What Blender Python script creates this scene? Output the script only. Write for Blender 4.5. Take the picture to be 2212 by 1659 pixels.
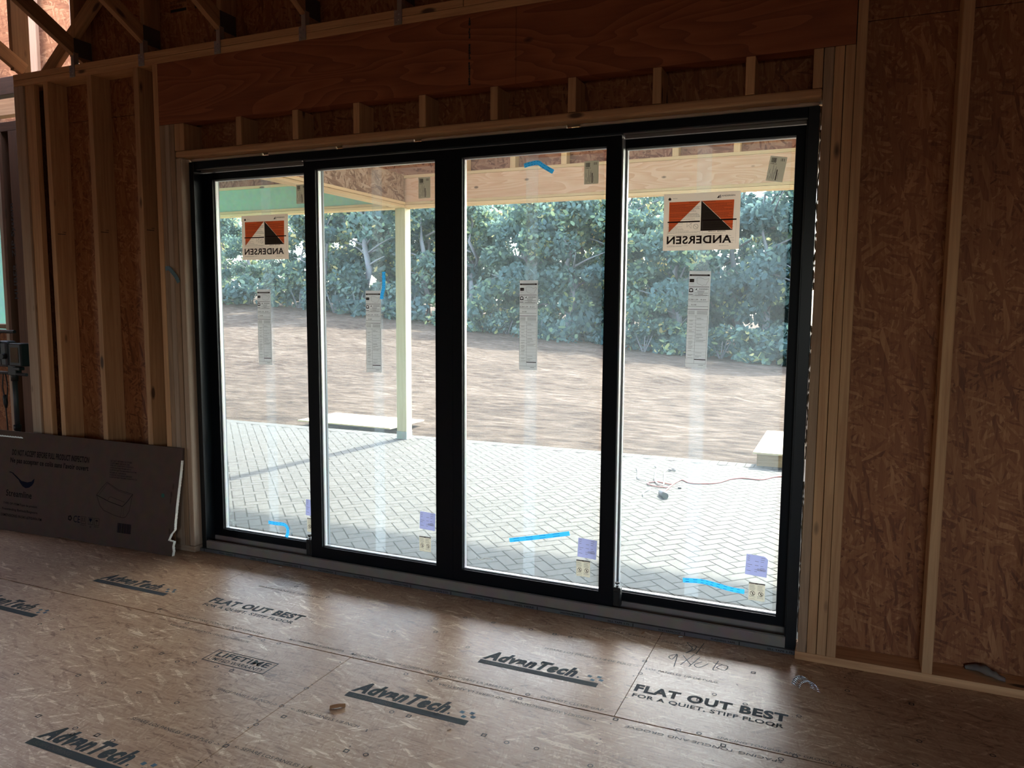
import bpy, bmesh, math, random
from mathutils import Vector, Matrix, Euler
for o in list(bpy.data.objects): bpy.data.objects.remove(o, do_unlink=True)
sc = bpy.context.scene
COL = sc.collection
R = math.radians

# ---------------------------------------------------------------- camera
cam = bpy.data.cameras.new('camera'); camo = bpy.data.objects.new('camera', cam); COL.objects.link(camo)
YAW, PIT, ROL = -.41123, -.10267, .00648
cam.sensor_fit = 'HORIZONTAL'; cam.sensor_width = 36; cam.lens = 1663.81 / 2212 * 36
cam.clip_start = .05; cam.clip_end = 400
Rm = Matrix(((0.91662407, 0.39969831, 0.00644837), (-0.04684714, 0.09138628, 0.99471297), (-0.3969958, 0.91207993, -0.10249159)))
M = Matrix.Identity(4)
for i in range(3):
    M[i][0] = Rm[0][i]; M[i][1] = Rm[1][i]; M[i][2] = -Rm[2][i]
M[0][3], M[1][3], M[2][3] = 3.3033, -3.5607, 1.5802
camo.matrix_world = M
sc.camera = camo

# ---------------------------------------------------------------- world, sun, exposure
w = bpy.data.worlds.new('sky'); sc.world = w; w.use_nodes = True
nt = w.node_tree; nt.nodes.clear()
out = nt.nodes.new('ShaderNodeOutputWorld'); bg = nt.nodes.new('ShaderNodeBackground'); sky = nt.nodes.new('ShaderNodeTexSky')
sky.sky_type = 'NISHITA'; sky.sun_disc = False; sky.sun_elevation = R(36.6); sky.sun_rotation = R(6.6)
sky.air_density = 1.0; sky.dust_density = 1.6; sky.ozone_density = 1.2
hs = nt.nodes.new('ShaderNodeHueSaturation'); hs.inputs['Saturation'].default_value = .65; nt.links.new(sky.outputs[0], hs.inputs['Color']); nt.links.new(hs.outputs[0], bg.inputs[0]); nt.links.new(bg.outputs[0], out.inputs[0])
bg.inputs[1].default_value = 1.0
SUN_STRENGTH = 9.5
sl = bpy.data.lights.new('sun', 'SUN'); sl.energy = SUN_STRENGTH; sl.angle = R(1.2); sl.color = (1.0, .93, .80)
so = bpy.data.objects.new('sun', sl); COL.objects.link(so)
so.rotation_euler = Vector((.116, 1, .75)).to_track_quat('Z', 'Y').to_euler()
so.location = (2, 10, 12)
sc.view_settings.view_transform = 'Standard'; sc.view_settings.look = 'None'
sc.view_settings.gamma = 1; sc.view_settings.use_curve_mapping = False
sc.view_settings.exposure = .95
cy = sc.cycles
cy.max_bounces = 8; cy.diffuse_bounces = 4; cy.glossy_bounces = 4; cy.transmission_bounces = 6; cy.transparent_max_bounces = 24
cy.sample_clamp_indirect = 6; cy.use_denoising = True; cy.use_adaptive_sampling = False; cy.denoising_prefilter = 'ACCURATE'; cy.caustics_reflective = False; cy.caustics_refractive = False

# daylight through the door and unseen wall openings added for fill light (sky portals, they only guide sampling)
def portal(name, loc, rot, sx, sy):
    l = bpy.data.lights.new(name, 'AREA'); l.shape = 'RECTANGLE'; l.size = sx; l.size_y = sy; l.cycles.is_portal = True
    o = bpy.data.objects.new(name, l); COL.objects.link(o); o.location = loc; o.rotation_euler = rot
portal('door_portal', (1.36, .3, 1.2), (R(-90), 0, 0), 3.6, 2.4)

# ---------------------------------------------------------------- helpers
def tag(o, label=None, cat=None, group=None, kind=None):
    if label: o['label'] = label
    if cat: o['category'] = cat
    if group: o['group'] = group
    if kind: o['kind'] = kind
    return o
def empty(name, loc=(0, 0, 0), rot=None, parent=None):
    o = bpy.data.objects.new(name, None); COL.objects.link(o); o.location = loc; o.empty_display_size = .05
    if rot is not None: o.rotation_euler = rot
    if parent: o.parent = parent
    return o
def link_bm(name, bm, mats, parent=None, loc=(0, 0, 0), rot=None, smooth=False):
    me = bpy.data.meshes.new(name); bm.to_mesh(me); bm.free()
    for m in (mats if isinstance(mats, (list, tuple)) else [mats]): me.materials.append(m)
    if smooth:
        for p in me.polygons: p.use_smooth = True
    o = bpy.data.objects.new(name, me); COL.objects.link(o)
    o.location = loc
    if rot is not None: o.rotation_euler = rot
    if parent: o.parent = parent
    return o
def bbox(bm, a, b, mi=0):
    x0, y0, z0 = a; x1, y1, z1 = b
    v = [bm.verts.new(p) for p in ((x0,y0,z0),(x1,y0,z0),(x1,y1,z0),(x0,y1,z0),(x0,y0,z1),(x1,y0,z1),(x1,y1,z1),(x0,y1,z1))]
    fs = []
    for f in ((0,3,2,1),(4,5,6,7),(0,1,5,4),(1,2,6,5),(2,3,7,6),(3,0,4,7)):
        fc = bm.faces.new([v[i] for i in f]); fc.material_index = mi; fs.append(fc)
    return v, fs
def bevel(bm, off, seg=2):
    bmesh.ops.bevel(bm, geom=list(bm.edges), offset=off, segments=seg, affect='EDGES', profile=.5)
def box(name, a, b, m, parent=None, bev=0):
    """box in world axes, given by its two corners"""
    a2 = tuple(min(p, q) for p, q in zip(a, b)); b2 = tuple(max(p, q) for p, q in zip(a, b))
    bm = bmesh.new(); bbox(bm, a2, b2)
    if bev: bevel(bm, bev)
    return link_bm(name, bm, m, parent)
def board(name, p0, p1, wy, wz, m, parent=None, up=(0, 0, 1), bev=.003):
    """lumber from p0 to p1 (centre line), local X = grain, wy across, wz along up"""
    p0 = Vector(p0); p1 = Vector(p1); d = p1 - p0; L = d.length; x = d.normalized()
    u = Vector(up); y = u.cross(x)
    if y.length < 1e-4: y = Vector((0, 1, 0)).cross(x)
    y.normalize(); z = x.cross(y)
    bm = bmesh.new(); bbox(bm, (0, -wy/2, -wz/2), (L, wy/2, wz/2))
    if bev: bevel(bm, bev)
    o = link_bm(name, bm, m, parent)
    mt = Matrix((x, y, z)).transposed().to_4x4(); mt.translation = p0
    o.matrix_basis = mt if not parent else Matrix.LocRotScale(parent.location, parent.rotation_euler, None).inverted() @ mt
    return o
def stud(name, x0, x1, z0, z1, m, parent, y0=0, y1=.14, bev=.003):
    return board(name, ((x0+x1)/2, (y0+y1)/2, z0), ((x0+x1)/2, (y0+y1)/2, z1), y1-y0, x1-x0, m, parent, up=(1, 0, 0), bev=bev)
def plate(name, x0, x1, z0, z1, m, parent, y0=0, y1=.14, bev=.003):
    return board(name, (x0, (y0+y1)/2, (z0+z1)/2), (x1, (y0+y1)/2, (z0+z1)/2), y1-y0, z1-z0, m, parent, bev=bev)
def tube(bm, pts, r, n=6, mi=0, cap=True):
    pts = [Vector(p) for p in pts]; rings = []
    rr = r if isinstance(r, (list, tuple)) else [r]*len(pts)
    for i, p in enumerate(pts):
        t = (pts[min(i+1, len(pts)-1)] - pts[max(i-1, 0)]).normalized()
        a = t.cross(Vector((0, 0, 1)));
        if a.length < 1e-3: a = t.cross(Vector((0, 1, 0)))
        a.normalize(); b = t.cross(a)
        rings.append([bm.verts.new(p + (a*math.cos(2*math.pi*k/n) + b*math.sin(2*math.pi*k/n))*rr[i]) for k in range(n)])
    for i in range(len(rings)-1):
        for k in range(n):
            f = bm.faces.new((rings[i][k], rings[i][(k+1) % n], rings[i+1][(k+1) % n], rings[i+1][k])); f.material_index = mi; f.smooth = True
    if cap:
        for rg in (rings[0][::-1], rings[-1]):
            f = bm.faces.new(rg); f.material_index = mi
def smoothpath(pts, k=5):
    pts = [Vector(p) for p in pts]; out = []
    P = [pts[0]] + pts + [pts[-1]]
    for i in range(1, len(P)-2):
        for j in range(k):
            t = j/k
            out.append(.5*((2*P[i]) + (P[i+1]-P[i-1])*t + (2*P[i-1]-5*P[i]+4*P[i+1]-P[i+2])*t*t + (3*P[i]-P[i-1]-3*P[i+1]+P[i+2])*t**3))
    out.append(pts[-1]); return out

# ---------------------------------------------------------------- materials
def mat(name):
    m = bpy.data.materials.new(name); m.use_nodes = True; nt = m.node_tree
    return m, nt, nt.nodes['Principled BSDF']
def N(nt, t, **kw):
    n = nt.nodes.new(t)
    for k, v in kw.items():
        if k.startswith('i_'):
            n.inputs[int(k[2:]) if k[2:].isdigit() else k[2:]].default_value = v
        else: setattr(n, k, v)
    return n
def L(nt, a, b): nt.links.new(a, b)
def math_(nt, op, a, b=None):
    n = nt.nodes.new('ShaderNodeMath'); n.operation = op
    for i, v in enumerate((a, b)):
        if v is None: continue
        if isinstance(v, (int, float)): n.inputs[i].default_value = v
        else: nt.links.new(v, n.inputs[i])
    return n.outputs[0]
def ramp(nt, fac, stops, interp='LINEAR'):
    n = nt.nodes.new('ShaderNodeValToRGB'); e = n.color_ramp; e.interpolation = interp
    while len(e.elements) > 1: e.elements.remove(e.elements[-1])
    e.elements[0].position = stops[0][0]; e.elements[0].color = (*stops[0][1], 1)
    for p, c in stops[1:]:
        x = e.elements.new(p); x.color = (*c, 1)
    nt.links.new(fac, n.inputs[0]); return n.outputs[0]
def mixc(nt, fac, a, b, mode='MIX'):
    n = nt.nodes.new('ShaderNodeMix'); n.data_type = 'RGBA'; n.blend_type = mode
    for i, v in ((0, fac), (6, a), (7, b)):
        if isinstance(v, (int, float)): n.inputs[i].default_value = v
        elif isinstance(v, tuple): n.inputs[i].default_value = (*v, 1)
        else: nt.links.new(v, n.inputs[i])
    return n.outputs[2]
def plain(name, c, rough=.6, metal=0, spec=.5):
    m, nt, p = mat(name)
    p.inputs['Base Color'].default_value = (*c, 1); p.inputs['Roughness'].default_value = rough; p.inputs['Metallic'].default_value = metal
    p.inputs['Specular IOR Level'].default_value = spec
    # faint wear so that nothing is perfectly even
    tc = N(nt, 'ShaderNodeTexCoord'); no = N(nt, 'ShaderNodeTexNoise', i_Scale=14.0, i_Detail=3.0); L(nt, tc.outputs['Object'], no.inputs['Vector'])
    L(nt, mixc(nt, .25, c, mixc(nt, 1.0, c, no.outputs['Color'], 'OVERLAY')), p.inputs['Base Color'])
    return m
def objrand(nt):
    tc = N(nt, 'ShaderNodeTexCoord'); oi = N(nt, 'ShaderNodeObjectInfo')
    ad = N(nt, 'ShaderNodeVectorMath', operation='ADD'); L(nt, tc.outputs['Object'], ad.inputs[0])
    cx = N(nt, 'ShaderNodeCombineXYZ'); s = math_(nt, 'MULTIPLY', oi.outputs['Random'], 37.0); L(nt, s, cx.inputs[0]); L(nt, s, cx.inputs[1])
    L(nt, cx.outputs[0], ad.inputs[1]); return ad.outputs[0], oi.outputs['Random']
def lumber(name, light, dark, knot=(.10, .05, .025), knots=.5, rough=.7):
    m, nt, p = mat(name); co, rnd = objrand(nt)
    mp = N(nt, 'ShaderNodeMapping'); mp.inputs['Scale'].default_value = (1.1, 26, 26); L(nt, co, mp.inputs[0])
    n1 = N(nt, 'ShaderNodeTexNoise', i_Scale=1.6, i_Detail=5.0, i_Roughness=.65, i_Distortion=.6); L(nt, mp.outputs[0], n1.inputs['Vector'])
    col = ramp(nt, n1.outputs['Fac'], [(.30, dark), (.52, tuple((a*.6+b*.4) for a, b in zip(light, dark))), (.68, light)])
    # whole-board tone
    hv = N(nt, 'ShaderNodeHueSaturation'); L(nt, col, hv.inputs['Color'])
    L(nt, math_(nt, 'ADD', math_(nt, 'MULTIPLY', rnd, .35), .82), hv.inputs['Value'])
    # knots
    mk = N(nt, 'ShaderNodeMapping'); mk.inputs['Scale'].default_value = (3.2, 9, 9); L(nt, co, mk.inputs[0])
    vo = N(nt, 'ShaderNodeTexVoronoi', i_Scale=1.0, i_Randomness=1.0); L(nt, mk.outputs[0], vo.inputs['Vector'])
    sel = math_(nt, 'GREATER_THAN', N(nt, 'ShaderNodeSeparateColor').outputs[0], 1 - knots)
    sepn = [n for n in nt.nodes if n.type == 'SEPARATE_COLOR'][-1]; L(nt, vo.outputs['Color'], sepn.inputs[0])
    kk = N(nt, 'ShaderNodeMapRange', i_1=.10, i_2=.17, i_3=1.0, i_4=0.0); L(nt, vo.outputs['Distance'], kk.inputs[0])
    kf = math_(nt, 'MULTIPLY', kk.outputs[0], sel)
    L(nt, mixc(nt, kf, hv.outputs[0], knot), p.inputs['Base Color'])
    p.inputs['Roughness'].default_value = rough
    bp = N(nt, 'ShaderNodeBump', i_Strength=.25, i_Distance=.002); L(nt, n1.outputs['Fac'], bp.inputs['Height']); L(nt, bp.outputs[0], p.inputs['Normal'])
    return m
def osb(name, cols, axes='XZ', flake=1.0, rough=.65, streak=0.0, bump=.3, spec=.4, sparse=.0):
    """oriented strand board: layers of long flakes turned different ways"""
    m, nt, p = mat(name); tc = N(nt, 'ShaderNodeTexCoord'); sx = N(nt, 'ShaderNodeSeparateXYZ'); L(nt, tc.outputs['Object'], sx.inputs[0])
    cx = N(nt, 'ShaderNodeCombineXYZ'); L(nt, sx.outputs['XYZ'.index(axes[0])], cx.inputs[0]); L(nt, sx.outputs['XYZ'.index(axes[1])], cx.inputs[1])
    wob = N(nt, 'ShaderNodeTexNoise', i_Scale=9.0, i_Detail=2.0); L(nt, cx.outputs[0], wob.inputs['Vector'])
    vm = N(nt, 'ShaderNodeVectorMath', operation='SCALE'); vm.inputs[3].default_value = .022; L(nt, wob.outputs['Color'], vm.inputs[0])
    base = N(nt, 'ShaderNodeVectorMath', operation='ADD'); L(nt, cx.outputs[0], base.inputs[0]); L(nt, vm.outputs[0], base.inputs[1])
    val = None; height = None
    for k, (ang, sl_, sw, keep) in enumerate([(4, 9, 70, 0), (-14, 7, 60, .42), (38, 9, 62, .62), (-52, 10, 58, .66), (76, 11, 66, .74), (12, 6, 38, .72)]):
        mr = N(nt, 'ShaderNodeMapping'); mr.inputs['Rotation'].default_value = (0, 0, R(ang)); mr.inputs['Location'].default_value = (k*3.7, k*1.9, 0)
        L(nt, base.outputs[0], mr.inputs[0])
        mp = N(nt, 'ShaderNodeMapping'); mp.inputs['Scale'].default_value = (sl_/flake, sw/flake, 1); L(nt, mr.outputs[0], mp.inputs[0])
        vo = N(nt, 'ShaderNodeTexVoronoi', voronoi_dimensions='2D', i_Scale=1.0, i_Randomness=1.0); L(nt, mp.outputs[0], vo.inputs['Vector'])
        sp = N(nt, 'ShaderNodeSeparateColor'); L(nt, vo.outputs['Color'], sp.inputs[0])
        if val is None: val = sp.outputs[0]
        else:
            on = math_(nt, 'GREATER_THAN', sp.outputs[1], keep)
            mx = N(nt, 'ShaderNodeMix'); L(nt, on, mx.inputs[0]); L(nt, val, mx.inputs[2]); L(nt, sp.outputs[0], mx.inputs[3]); val = mx.outputs[0]
    gr = N(nt, 'ShaderNodeMapping'); gr.inputs['Scale'].default_value = (6, 90, 1); L(nt, base.outputs[0], gr.inputs[0])
    gn = N(nt, 'ShaderNodeTexNoise', noise_dimensions='2D', i_Scale=1.0, i_Detail=4.0, i_Roughness=.7); L(nt, gr.outputs[0], gn.inputs['Vector'])
    big = N(nt, 'ShaderNodeTexNoise', noise_dimensions='2D', i_Scale=1.3, i_Detail=2.0); L(nt, cx.outputs[0], big.inputs['Vector'])
    v2 = math_(nt, 'ADD', math_(nt, 'MULTIPLY', val, .62 - streak), math_(nt, 'MULTIPLY', gn.outputs['Fac'], .38 + streak))
    v3 = math_(nt, 'ADD', v2, math_(nt, 'MULTIPLY', math_(nt, 'SUBTRACT', big.outputs['Fac'], .5), .35))
    if sparse:
        for k, (ang, a_, b_) in enumerate(((28, 11, 75), (-40, 13, 90), (8, 9, 45))):
            mr = N(nt, 'ShaderNodeMapping'); mr.inputs['Rotation'].default_value = (0, 0, R(ang)); mr.inputs['Location'].default_value = (9+k*2.1, 4+k, 0); L(nt, base.outputs[0], mr.inputs[0])
            mp = N(nt, 'ShaderNodeMapping'); mp.inputs['Scale'].default_value = (a_, b_, 1); L(nt, mr.outputs[0], mp.inputs[0])
            vo = N(nt, 'ShaderNodeTexVoronoi', voronoi_dimensions='2D', i_Scale=1.0, i_Randomness=1.0); L(nt, mp.outputs[0], vo.inputs['Vector'])
            sp = N(nt, 'ShaderNodeSeparateColor'); L(nt, vo.outputs['Color'], sp.inputs[0])
            v3 = math_(nt, 'ADD', v3, math_(nt, 'MULTIPLY', math_(nt, 'GREATER_THAN', sp.outputs[2], 1-sparse), .17))
            v3 = math_(nt, 'SUBTRACT', v3, math_(nt, 'MULTIPLY', math_(nt, 'LESS_THAN', sp.outputs[2], sparse*.8), .14))
    n = len(cols); L(nt, ramp(nt, v3, [(.18 + .62*i/(n-1), c) for i, c in enumerate(cols)]), p.inputs['Base Color'])
    p.inputs['Roughness'].default_value = rough; p.inputs['Specular IOR Level'].default_value = spec
    bp = N(nt, 'ShaderNodeBump', i_Strength=bump, i_Distance=.003); L(nt, v2, bp.inputs['Height']); L(nt, bp.outputs[0], p.inputs['Normal'])
    return m
def veneer(name, cols):
    """rotary cut plywood face with wavy figure; XZ plane"""
    m, nt, p = mat(name); tc = N(nt, 'ShaderNodeTexCoord')
    mp = N(nt, 'ShaderNodeMapping'); mp.inputs['Scale'].default_value = (.55, 1, 3.4); L(nt, tc.outputs['Object'], mp.inputs[0])
    n1 = N(nt, 'ShaderNodeTexNoise', i_Scale=1.25, i_Detail=2.0, i_Roughness=.45, i_Distortion=.5); L(nt, mp.outputs[0], n1.inputs['Vector'])
    fr = math_(nt, 'FRACT', math_(nt, 'MULTIPLY', n1.outputs['Fac'], 16.0))
    f2 = N(nt, 'ShaderNodeTexNoise', i_Scale=1.0, i_Detail=4.0); mp2 = N(nt, 'ShaderNodeMapping'); mp2.inputs['Scale'].default_value = (5, 5, 60); L(nt, tc.outputs['Object'], mp2.inputs[0]); L(nt, mp2.outputs[0], f2.inputs['Vector'])
    v = math_(nt, 'ADD', math_(nt, 'MULTIPLY', fr, .55), math_(nt, 'MULTIPLY', f2.outputs['Fac'], .5))
    col = ramp(nt, v, [(.1, cols[0]), (.5, cols[1]), (.85, cols[2])])
    mk = N(nt, 'ShaderNodeMapping'); mk.inputs['Scale'].default_value = (2.3, 2.3, 4.5); L(nt, tc.outputs['Object'], mk.inputs[0])
    vo = N(nt, 'ShaderNodeTexVoronoi', i_Scale=1.0); L(nt, mk.outputs[0], vo.inputs['Vector'])
    kk = N(nt, 'ShaderNodeMapRange', i_1=.05, i_2=.09, i_3=1.0, i_4=0.0); L(nt, vo.outputs['Distance'], kk.inputs[0])
    L(nt, mixc(nt, kk.outputs[0], col, tuple(c*.3 for c in cols[0])), p.inputs['Base Color'])
    p.inputs['Roughness'].default_value = .7
    return m
def paper(name, c, trans=.45):
    m, nt, p = mat(name); nt.nodes.remove(p)
    o = [n for n in nt.nodes if n.type == 'OUTPUT_MATERIAL'][0]
    d = N(nt, 'ShaderNodeBsdfDiffuse'); t = N(nt, 'ShaderNodeBsdfTranslucent'); mx = N(nt, 'ShaderNodeMixShader', i_0=trans)
    for s in (d, t): s.inputs[0].default_value = (*c, 1)
    L(nt, d.outputs[0], mx.inputs[1]); L(nt, t.outputs[0], mx.inputs[2]); L(nt, mx.outputs[0], o.inputs[0])
    return m

LUM = lumber('pine_lumber', (.64, .375, .185), (.43, .215, .095))
LUM_DK = lumber('weathered_pine', (.42, .28, .17), (.24, .145, .085))
LUM_RED = lumber('fir_lumber', (.50, .27, .13), (.30, .15, .07), knots=.35)
LUM_BAY = lumber('dark_red_lumber', (.17, .075, .036), (.095, .042, .020), knots=.4)
LUM_PALE = lumber('pale_pine', (.52, .39, .28), (.38, .26, .175), knots=.6)
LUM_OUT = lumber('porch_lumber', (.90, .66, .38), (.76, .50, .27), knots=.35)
LUM_POST = lumber('treated_post', (.82, .76, .52), (.66, .60, .40), knots=.25)
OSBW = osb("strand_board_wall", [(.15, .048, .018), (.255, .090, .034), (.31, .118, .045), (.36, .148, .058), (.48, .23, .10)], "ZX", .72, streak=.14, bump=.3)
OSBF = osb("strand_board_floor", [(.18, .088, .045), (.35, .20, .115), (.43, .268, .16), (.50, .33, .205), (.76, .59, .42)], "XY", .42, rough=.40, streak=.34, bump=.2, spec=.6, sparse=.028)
OSBR = osb('strand_board_roof', [(.14, .065, .038), (.32, .165, .095), (.46, .26, .155), (.58, .36, .23)], 'XY', 1.3)
OSBP = osb('strand_board_porch', [(.22, .11, .065), (.42, .24, .15), (.55, .34, .22), (.68, .46, .32)], 'YZ', 1.4)
OSBPX = osb('strand_board_porch_front', [(.16, .065, .04), (.34, .16, .095), (.46, .25, .155)], 'XZ', 1.4)
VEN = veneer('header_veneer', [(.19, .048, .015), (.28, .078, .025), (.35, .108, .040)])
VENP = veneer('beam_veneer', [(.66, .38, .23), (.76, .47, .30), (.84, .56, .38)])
BLACK = plain('black_frame_paint', (.003, .005, .008), .45, spec=.18)
BLACKO = plain('black_jamb_gloss', (.005, .008, .010), .32, spec=.4)
CLAD = plain('exterior_cladding', (.10, .13, .15), .4)
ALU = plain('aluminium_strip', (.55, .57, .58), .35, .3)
SILL = plain('sill_composite', (.26, .225, .20), .6, spec=.3)
SILLT = plain('sill_track', (.26, .24, .22), .4, .3)
MEMB = plain('membrane', (.12, .12, .125), .5)
INK = plain('black_ink', (.02, .016, .015), .7)
INKF = plain('floor_ink', (.040, .048, .052), .8, spec=.2)
INKF2 = plain('floor_ink_thin', (.06, .052, .048), .75)
INKB = plain('floor_ink_blue', (.05, .11, .15), .75)
PENCIL = plain('pencil_mark', (.10, .09, .085), .7)
GALV = plain('galvanised_steel', (.55, .56, .58), .35, .85)
STEEL = plain('bright_steel', (.62, .64, .68), .25, 1)
NAILP = plain('truss_plate_steel', (.12, .11, .11), .5, .6)
FOAM = plain('spray_foam', (.60, .48, .36), .9)
DARKGAP = plain('dark_gap', (.01, .007, .005), .9)
CARD = plain('cardboard', (.10, .066, .054), .9, spec=.2)
CARDE = plain('cardboard_edge', (.85, .80, .70), .85)
CINK = plain('cardboard_ink', (.010, .006, .006), .85, spec=.1)
CBLUE = plain('cardboard_navy', (.003, .004, .016), .8, spec=.1)
CGREEN = plain('green_dot', (.0, .085, .055), .7)
CSHINE = plain('clear_tape', (.22, .19, .18), .25)
PAPER = paper('sticker_paper', (.90, .82, .75), .72)
LABELP = paper('rating_paper', (.80, .80, .80), .66)
LABELB = paper('barcode_paper', (.78, .75, .67), .62)
LAV = paper('lavender_paper', (.62, .64, .82), .6)
ORNG = paper('orange_print', (.75, .16, .06), .6)
CHAR = paper('charcoal_print', (.085, .07, .06), .12)
DKPR = paper('dark_print', (.045, .03, .03), .05)
GRPR = paper('grey_print', (.26, .24, .24), .2)
TAPE = paper('blue_tape', (.20, .65, .95), .75)
TAPED = plain('blue_tape_shade', (.07, .16, .20), .5)
ZIP = plain('green_sheathing', (.16, .42, .29), .7)
ZIPL = plain('porch_green_board', (.33, .54, .40), .7)
RUB = plain('black_plastic', (.012, .012, .013), .5)
GREYP = plain('grey_metal', (.07, .075, .08), .5, .4)
WHITEC = plain('white_cable', (.75, .74, .72), .5)
REDC = plain('red_cord', (.55, .16, .14), .6)
BARK = plain('bark', (.19, .20, .215), .9)
RAG = plain('grey_scrap', (.20, .165, .145), .95, spec=.1)
BASE = plain('post_base_metal', (.42, .50, .52), .45, .3)
CONC = plain('concrete', (.45, .44, .42), .9)

def glass_mat(name, tint, gl=.07):
    m, nt, p = mat(name); nt.nodes.remove(p); o = [n for n in nt.nodes if n.type == 'OUTPUT_MATERIAL'][0]
    t = N(nt, 'ShaderNodeBsdfTransparent'); t.inputs[0].default_value = (*tint, 1)
    g = N(nt, 'ShaderNodeBsdfGlossy', i_1=.02); fr = N(nt, 'ShaderNodeFresnel', i_0=1.35)
    f = math_(nt, 'MULTIPLY', fr.outputs[0], .5)
    mx = N(nt, 'ShaderNodeMixShader'); L(nt, f, mx.inputs[0]); L(nt, t.outputs[0], mx.inputs[1]); L(nt, g.outputs[0], mx.inputs[2]); L(nt, mx.outputs[0], o.inputs[0])
    return m
GLASS = glass_mat('window_glass', (.95, .98, .97))
def film_mat(name, op, tint, col):
    m, nt, p = mat(name); nt.nodes.remove(p); o = [n for n in nt.nodes if n.type == 'OUTPUT_MATERIAL'][0]
    t = N(nt, 'ShaderNodeBsdfTransparent'); t.inputs[0].default_value = (*tint, 1)
    d = N(nt, 'ShaderNodeBsdfTranslucent'); d.inputs[0].default_value = (*col, 1)
    tc = N(nt, 'ShaderNodeTexCoord'); no = N(nt, 'ShaderNodeTexNoise', i_Scale=2.2, i_Detail=4.0, i_Roughness=.6); L(nt, tc.outputs['Object'], no.inputs['Vector'])
    f = N(nt, 'ShaderNodeMapRange', i_1=.25, i_2=.75, i_3=op*.8, i_4=op*1.2); L(nt, no.outputs['Fac'], f.inputs[0])
    mx = N(nt, 'ShaderNodeMixShader'); L(nt, f.outputs[0], mx.inputs[0]); L(nt, t.outputs[0], mx.inputs[1]); L(nt, d.outputs[0], mx.inputs[2]); L(nt, mx.outputs[0], o.inputs[0])
    return m
FILM = film_mat('protective_film', .08, (.955, .97, .985), (.80, .92, 1.0))

# ---------------------------------------------------------------- text and print helper
_tc = {}
def text_mesh(body, bold=0.0, shear=0.0):
    key = (body, bold, shear)
    if key not in _tc:
        c = bpy.data.curves.new('t', 'FONT'); c.body = body; c.size = 1; c.offset = bold; c.shear = shear; c.resolution_u = 3; c.space_character = 1.02 + bold*2
        o = bpy.data.objects.new('t', c); me = bpy.data.meshes.new_from_object(o)
        vs = [v.co.copy() for v in me.vertices]; fs = [tuple(p.vertices) for p in me.polygons]
        bpy.data.objects.remove(o); bpy.data.curves.remove(c); bpy.data.meshes.remove(me)
        x0 = min(v.x for v in vs); x1 = max(v.x for v in vs); y0 = min(v.y for v in vs); y1 = max(v.y for v in vs)
        _tc[key] = ([((v.x-x0)/(x1-x0), (v.y-y0)/(y1-y0)) for v in vs], fs)
    return _tc[key]
class Print:
    """flat print on a plane: origin O, unit axes U, V (print sits a hair in front, along Nn)"""
    def __init__(s, O, U, V, eps=.0006):
        s.O, s.U, s.V = Vector(O), Vector(U).normalized(), Vector(V).normalized(); s.Nn = s.U.cross(s.V); s.eps = eps; s.bms = {}
    def pt(s, u, v, e=0): return s.O + s.U*u + s.V*v + s.Nn*(s.eps + e)
    def bm(s, m): return s.bms.setdefault(m.name, (bmesh.new(), m))[0]
    def poly(s, m, pts, e=0):
        b = s.bm(m); b.faces.new([b.verts.new(s.pt(u, v, e)) for u, v in pts])
    def rect(s, m, u0, v0, u1, v1, e=0): s.poly(m, ((u0, v0), (u1, v0), (u1, v1), (u0, v1)), e)
    def text(s, m, body, u0, v0, w, h, bold=0, shear=0, mirror=False, e=0, rot=False, drop=0):
        vs, fs = text_mesh(body, bold, shear); b = s.bm(m)
        def f(a, c):
            if mirror: a = 1 - a
            if rot: a, c = 1 - a, 1 - c
            return s.pt(u0 + a*w, v0 + c*h + drop*a, e)
        vv = [b.verts.new(f(a, c)) for a, c in vs]
        for q in fs: b.faces.new([vv[i] for i in q])
    def stroke(s, m, pts, wd, e=0):
        for (a, b) in zip(pts, pts[1:]):
            d = Vector((b[0]-a[0], b[1]-a[1])); l = d.length
            if l < 1e-6: continue
            n = Vector((-d.y, d.x))/l*wd/2; ex = d/l*wd*.3
            s.poly(m, ((a[0]-n.x-ex.x, a[1]-n.y-ex.y), (b[0]-n.x+ex.x, b[1]-n.y+ex.y), (b[0]+n.x+ex.x, b[1]+n.y+ex.y), (a[0]+n.x-ex.x, a[1]+n.y-ex.y)), e)
    def ring(s, m, u, v, r0, r1, n=14, sq=1, e=0):
        P = lambda r, k: (u + r*math.cos(2*math.pi*k/n), v + r*sq*math.sin(2*math.pi*k/n))
        for k in range(n): s.poly(m, (P(r0, k), P(r1, k), P(r1, k+1), P(r0, k+1)), e)
    def disc(s, m, u, v, r, n=16, sq=1, e=0): s.poly(m, [(u + r*math.cos(2*math.pi*k/n), v + r*sq*math.sin(2*math.pi*k/n)) for k in range(n)], e)
    def emit(s, name, parent=None):
        res = []
        for k, (b, m) in s.bms.items():
            res.append(link_bm(name, b, m, parent))
        s.bms = {}; return res

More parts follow.
